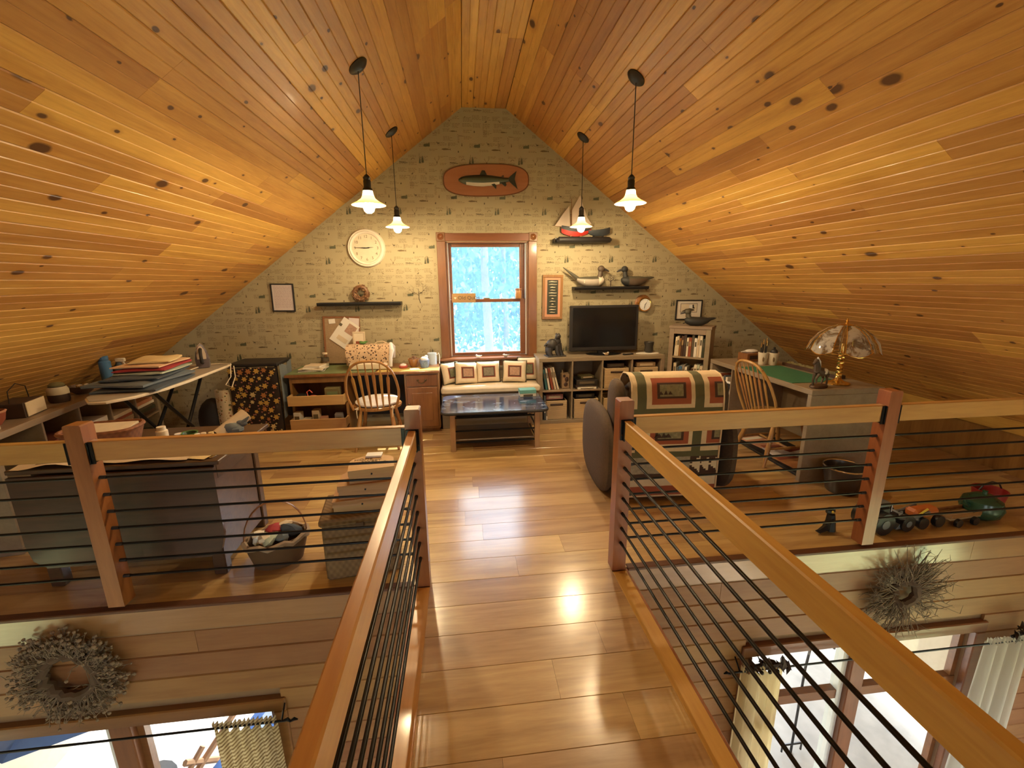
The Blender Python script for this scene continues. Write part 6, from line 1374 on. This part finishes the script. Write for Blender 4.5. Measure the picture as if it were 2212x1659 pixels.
# quilt hung over the back
mat('quilt_cream', (.62, .47, .29), .9, bump=.15, scale=40); mat('quilt_green', (.10, .092, .042), .9); mat('quilt_rust', (.30, .075, .032), .9); mat('quilt_dark', (.055, .025, .016), .9); mat('quilt_scene', (.22, .185, .10), .9, var=.7, scale=45); mat('quilt_grey', (.30, .26, .19), .9, var=.5, scale=60); mat('quilt_pale', (.60, .50, .34), .9)
prof = [(-.02, .62), (-.045, .80), (-.075, .905), (-.13, .945), (-.20, .955), (-.27, .945), (-.325, .90), (-.352, .80), (-.358, .66), (-.356, .50), (-.352, .30), (-.350, .06)]
seg = [0]; 
for a, b in zip(prof, prof[1:]): seg.append(seg[-1] + math.hypot(b[0] - a[0], b[1] - a[1]))
def along(s_):
    for i in range(len(prof) - 1):
        if s_ <= seg[i + 1] or i == len(prof) - 2:
            t_ = (s_ - seg[i]) / (seg[i + 1] - seg[i]); return tuple(p + (q - p) * t_ for p, q in zip(prof[i], prof[i + 1]))
U0, U1 = -.325, .335; NU, NV = 70, 100; S1 = seg[-1]
q0 = U0 - .865 + .0
def q_mat(i, j):
    u = .865 + (i + .5) / NU * .66; y_, z_ = along((j + .5) / NV * S1)
    if y_ > -.10 and z_ < .9: return 0
    s_ = (j + .5) / NV * S1; zt = .955 - (s_ - seg[5])  # distance down the outside of the back
    z_ = min(zt, .97)
    def panel(u0, u1, z0, z1):
        if not (u0 <= u <= u1 and z0 <= z_ <= z1): return None
        e = min(u - u0, u1 - u, z_ - z0, z1 - z_); return 2 if e < .034 else (3 if e < .05 else 4)
    col_green = (.905 <= u <= .965) or (1.315 <= u <= 1.385)
    if z_ > .385:
        for z0, z1 in ((.735, .925), (.43, .63)):
            for u0, u1 in ((1.01, 1.285), (1.425, 1.70)):
                r = panel(u0, u1, z0, z1)
                if r is not None: return r
        if .665 <= z_ <= .71: return 1
        if col_green: return 1
        return 0
    if z_ > .335: return 1
    if z_ > .215:
        if u > 1.32:
            k = (u - 1.32) / .07; fr = k - int(k); v = (z_ - .215) / .12
            return 6 if abs(v - .5) < .5 * fr else 3
        return 5
    if z_ > .185: return 3
    if z_ > .105: return 6
    return 2
qm = MB().grid(lambda i, j: (U0 + (U1 - U0) * i / NU, along(j / NV * S1)[0] - .006 - .006 * math.sin(i * .35) * max(0, (j / NV - .5)), along(j / NV * S1)[1]), NU, NV, q_mat)
Qt = thing('quilt', 'patchwork quilt with forest panels hung over the armchair back', 'quilt', (1.215, 3.16, 0), math.radians(-3))
obj('patchwork', qm, ['quilt_cream', 'quilt_green', 'quilt_rust', 'quilt_dark', 'quilt_scene', 'quilt_grey', 'quilt_pale'], Qt, 'all')
obj('binding', MB().tube([(U0, along(s)[0] - .008, along(s)[1]) for s in [S1 * k / 20 for k in range(21)]], .006, 6).tube([(U1, along(s)[0] - .008, along(s)[1]) for s in [S1 * k / 20 for k in range(21)]], .006, 6).tube([(U0, prof[-1][0] - .008, .055), (U1, prof[-1][0] - .008, .055)], .007, 6), 'quilt_cream', Qt, True)
for z in (.865, .56):
    obj('pine_motif', MB().prism([(-.16, z - .05), (-.12, z - .02), (-.10, z - .045), (-.085, z - .012), (-.07, z - .045), (-.055, z - .018), (-.03, z - .05)], -.372 if z < .7 else -.352, -.370 if z < .7 else -.348), 'quilt_dark', Qt)
# ------------------------------------------------------------------ wreaths on the lower wall
mat('twig_grey', (.20, .145, .095), .9); mat('twig_brown', (.10, .062, .038), .9); mat('dried_flower', (.24, .17, .11), .9)
def wreath(label, x, z, r0, n, seed, wild, bud):
    r = random.Random(seed); W_ = thing('twig_wreath', label, 'wreath', (x, YE - .05, z), group='wreaths on the lower wall')
    obj('vine_ring', MB().tube([(r0 * math.cos(2 * PI * k / 26) * (1 + .03 * math.sin(5 * k)), .01 * math.sin(3 * k), r0 * math.sin(2 * PI * k / 26)) for k in range(26)], .026, 8, closed=True), 'twig_brown', W_, True)
    mb = MB(); bb = MB()
    for _ in range(n):
        a = r.uniform(0, 2 * PI); p = Vector((r0 * math.cos(a), r.uniform(-.02, .02), r0 * math.sin(a))); d = Vector((math.cos(a + r.uniform(-1.0, 1.0)), r.uniform(-.35, .15), math.sin(a + r.uniform(-1.0, 1.0)))).normalized(); L = r.uniform(.4, 1) * wild
        m1 = p + d * L * .5 + Vector((r.uniform(-.02, .02), r.uniform(-.015, .01), r.uniform(-.02, .02))); e = p + d * L + Vector((r.uniform(-.03, .03), 0, r.uniform(-.03, .03)))
        for q in (m1, e): q.y = min(q.y, .03)
        mb.tube([p, m1, e], [.0032, .0024, .0012], 4, caps=False)
        for _k in range(2): s = m1.lerp(e, r.random()); t_ = s + Vector((r.uniform(-1, 1), r.uniform(-.4, .1), r.uniform(-1, 1))).normalized() * L * .28; t_.y = min(t_.y, .03); mb.tube([s, t_], [.0018, .0008], 3, caps=False)
        if bud and r.random() < .8: bb.ball(tuple(e), r.uniform(.005, .011), 5, 4)
    o = obj('twigs', mb, 'twig_grey', W_); o['kind'] = 'stuff'
    if bud: o = obj('dried_blooms', bb, 'dried_flower', W_); o['kind'] = 'stuff'
wreath('dense dried-flower wreath on the lower wall left of the bridge', -2.335, -.325, .125, 620, 3, .145, True)
wreath('wild bare twig wreath on the lower wall right of the bridge', 2.40, -.312, .085, 300, 8, .24, False)

# ------------------------------------------------------------------ curtains and rods at the lower windows
def plaid():
    t = NT('plaid_tan'); tc = t.n('ShaderNodeTexCoord'); s = t.n('ShaderNodeSeparateXYZ'); t.l(tc.outputs['Object'], s.inputs[0])
    w1 = t.math('SINE', t.math('MULTIPLY', s.outputs[2], 260.0)); nz = t.noise(tc.outputs['Object'], 45, 3)
    f = t.math('ADD', t.math('MULTIPLY_ADD', w1, .22, .3), t.math('MULTIPLY', nz, .5), clamp=True)
    c = t.ramp(f, [(.3, (.16, .095, .045)), (.5, (.42, .30, .15)), (.75, (.62, .50, .30))])
    d = t.n('ShaderNodeBsdfDiffuse'); e = t.n('ShaderNodeBsdfTranslucent'); t.l(c, d.inputs[0]); t.l(c, e.inputs[0])
    m = t.n('ShaderNodeMixShader'); m.inputs[0].default_value = .35; t.l(d.outputs[0], m.inputs[1]); t.l(e.outputs[0], m.inputs[2]); t.l(m.outputs[0], t.out.inputs[0]); MATS['plaid_tan'] = t.m
plaid(); veil('curtain_cream', (.66, .52, .30), .0, (.60, .46, .26)); veil('curtain_white', (.70, .68, .60), .05, (.66, .62, .52))
def curtain(label, x0, x1, ztop, zbot, m, waves, seed, y=2.03, ruffle=True):
    r = random.Random(seed); ph = r.uniform(0, 6); C = thing('curtain', label, 'curtain', (0, 0, 0), group='curtains at the lower windows'); n = 48
    def P(i, j):
        u = i / n; v = j / 12; sp = 1 + .12 * v; xc = (x0 + x1) / 2; x = xc + ((x0 + (x1 - x0) * u) - xc) * sp
        return (x, y + (.016 + .016 * v) * math.sin(u * waves * 2 * PI + ph) + .006 * math.sin(u * 37), ztop - (ztop - zbot) * v + .012 * math.sin(u * waves * 2 * PI) * (1 - v))
    obj('panel', MB().grid(P, n, 12), m, C, 'all')
    if ruffle: obj('heading', MB().grid(lambda i, j: (x0 + (x1 - x0) * i / n, y + .012 * math.sin(i * 1.9), ztop + .03 * j / 2 + .012 * abs(math.sin(i * 1.35)) * (j == 2)), n, 2), m, C, 'all')
def crod(label, x0, x1, z, fin):
    R = thing('curtain_rod', label, 'curtain rod', (0, 0, 0), group='iron curtain rods'); obj('rod', MB().cyl((x0, 2.03, z), (x1, 2.03, z), .006, n=8), 'black_metal', R, True)
    for x in fin:
        obj('bracket', MB().tube([(x, 2.09, z + .055), (x, 2.06, z + .03), (x, 2.03, z)], .005, 6), 'black_metal', R)
        d = 1 if abs(x - x1) < abs(x - x0) else -1
        obj('finial', MB().tube([((x1 if d > 0 else x0), 2.03, z), ((x1 if d > 0 else x0) + d * .02, 2.03, z + .008), ((x1 if d > 0 else x0) + d * .035, 2.03, z - .006), ((x1 if d > 0 else x0) + d * .055, 2.03, z + .006), ((x1 if d > 0 else x0) + d * .075, 2.03, z)], [.007, .010, .007, .009, .003], 6), 'black_metal', R, True)
crod('thin iron curtain rod across the lower left window', -3.5, -1.335, -.722, (-1.345,))
crod('thin iron curtain rod across the lower right window', 1.30, 3.40, -.742, (1.33, 3.36))
curtain('tan plaid curtain gathered at right of the lower left window', -1.70, -1.37, -.722, -2.3, 'plaid_tan', 6, 1)
curtain('cream curtain at left of the lower right window', 1.335, 1.62, -.742, -2.3, 'curtain_cream', 4.5, 2)
curtain('white curtain at right of the lower right window', 3.06, 3.42, -.742, -2.3, 'curtain_white', 4, 3)
def swag(label, x, z, s, seed):
    r = random.Random(seed); S_ = thing('dark_garland', label, 'garland', (x, 1.985, z), group='dark garlands'); mb = MB()
    for _ in range(26):
        a = r.uniform(-1, 1); p = Vector((a * .13 * s, r.uniform(-.025, .02), .03 * (1 - a * a) + r.uniform(-.02, .02)))
        M = T(*p) @ Euler((r.uniform(0, 3), r.uniform(0, 3), r.uniform(0, 3))).to_matrix().to_4x4(); mb.add([M @ Vector(q) for q in ((-.045, 0, 0), (0, -.018, .008), (.045, 0, 0), (0, .018, .008))], [(0, 1, 2, 3)])
    o = obj('leaves', mb, 'dark_brown', S_); o['kind'] = 'stuff'; obj('stem', MB().tube([(-.13 * s, 0, 0), (0, 0, .03), (.13 * s, 0, 0)], .009, 6), 'near_black', S_, True)
    for k in range(3): obj('berry', MB().ball((-.05 + .05 * k, -.035, .0), .012, 7, 5), 'bronze', S_, True)
swag('dark leafy garland on the rod above the cream curtain', 1.46, -.675, 1.0, 4)
swag('dark leafy garland on the rod above the white curtain', 3.30, -.655, 1.1, 6)

# ------------------------------------------------------------------ toys behind the right railing
mat('toy_black', (.012, .014, .016), .35); mat('toy_grey', (.12, .13, .14), .4); mat('toy_orange', (.48, .13, .03), .45); mat('toy_green', (.018, .055, .03), .25); mat('toy_red', (.28, .02, .02), .45); mat('toy_yellow', (.60, .45, .05), .45)
def wheel(mb, x, y, z, r, w): mb.cyl((x, y - w / 2, z), (x, y + w / 2, z), r, n=14)
Tr = thing('toy_tractor', 'dark toy tractor with big wheels behind the right railing post', 'toy', (2.42, 2.30, 0), math.radians(6))
obj('chassis', MB().cbox(-.13, .12, -.035, .035, .05, .10, .01).cbox(-.13, .0, -.04, .04, .10, .17, .015), 'toy_black', Tr); obj('cab', MB().cbox(-.11, -.01, -.045, .045, .17, .20, .01), 'toy_grey', Tr)
for x, r in ((-.09, .075), (.10, .055)):
    for y in (-.065, .065): m = MB(); wheel(m, x, y, r, r, .04); wh = obj('wheel', m, 'toy_black', Tr, True); m = MB(); wheel(m, x, y * 1.02, r, r * .4, .044); obj('hub', m, 'toy_grey', wh, True)
obj('exhaust', MB().cyl((.05, .0, .10), (.05, 0, .16), .008), 'chrome', Tr)
Ld = thing('toy_loader', 'orange-bodied toy loader next to the toy tractor', 'toy', (2.70, 2.31, 0), math.radians(4))
obj('body', MB().cbox(-.09, .11, -.04, .04, .055, .12, .018), 'toy_orange', Ld); obj('boom_arm', MB().tube([(.0, -.05, .11), (-.10, -.05, .08), (-.20, -.05, .075)], .008, 6).tube([(.02, .05, .11), (-.10, .05, .08), (-.20, .05, .075)], .008, 6), 'toy_grey', Ld); obj('piston', MB().tube([(-.01, -.045, .13), (-.09, -.045, .085)], .006, 6), 'toy_yellow', Ld); obj('bucket', MB().prism([(-.26, .02), (-.19, .02), (-.19, .11), (-.21, .08)], -.06, .06), 'toy_grey', Ld)
for x in (-.05, .08):
    for y in (-.055, .055): m = MB(); wheel(m, x, y, .04, .04, .03); obj('wheel', m, 'toy_black', Ld, True)
Tl = thing('toy_trailer', 'long low brown toy trailer in front of the green toy', 'toy', (2.97, 2.30, 0), math.radians(5)); obj('bed', MB().cbox(-.13, .13, -.05, .05, .045, .058, .003), 'cork', Tl); obj('side_rail', MB().cbox(-.13, .13, -.053, -.048, .058, .085, .002).cbox(-.13, .13, .048, .053, .058, .085, .002), 'oak_desk', Tl)
for x in (-.07, .07):
    for y in (-.06, .06): m = MB(); wheel(m, x, y, .028, .028, .02); obj('wheel', m, 'toy_black', Tl, True)
Gk = thing('green_kettle', 'glossy dark green round pot with knobbed lid behind right railing', 'pot', (3.19, 2.33, 0)); obj('pot', MB().lathe([(.06, 0), (.10, .03), (.115, .08), (.10, .13), (.07, .15)], 24), 'toy_green', Gk, True); obj('lid', MB().lathe([(.072, .15), (.05, .165), (.015, .172), (.012, .185), (.016, .195), (0, .2)], 18), 'toy_green', Gk, True); obj('spout', MB().tube([(-.10, 0, .09), (-.14, 0, .12), (-.155, 0, .15)], [.018, .013, .01], 8), 'toy_green', Gk, True)
Rp = thing('red_pail', 'red toy pail behind the dark green pot', 'pail', (3.36, 2.42, 0)); obj('pail', MB().lathe([(.07, 0), (.095, .15), (.088, .15), (.065, .01), (0, .008)], 20), 'toy_red', Rp, True); obj('handle', MB().tube([(-.09, 0, .15), (-.06, 0, .19), (0, 0, .205), (.06, 0, .19), (.09, 0, .15)], .005, 6), 'toy_black', Rp, True)
Dn = thing('toy_figure', 'black toy figure with yellow spot left of the right railing post', 'toy', (2.025, 2.29, 0), math.radians(10)); obj('body', MB().tube([(0, 0, .02), (.005, 0, .08), (0, 0, .13)], [.04, .028, .022], 8), 'toy_black', Dn, True); obj('head', MB().ball((-.012, 0, .155), .026, 9, 7, (1.3, .9, .9)), 'toy_black', Dn, True); obj('arm', MB().tube([(0, -.02, .10), (-.05, -.03, .075)], [.01, .006], 6), 'toy_black', Dn, True); obj('tail', MB().tube([(-.02, 0, .04), (-.08, .0, .02), (-.11, 0, .03)], [.022, .014, .003], 6), 'toy_black', Dn, True); obj('yellow_spot', MB().ball((-.02, -.022, .158), .009, 7, 5), 'toy_yellow', Dn, True)
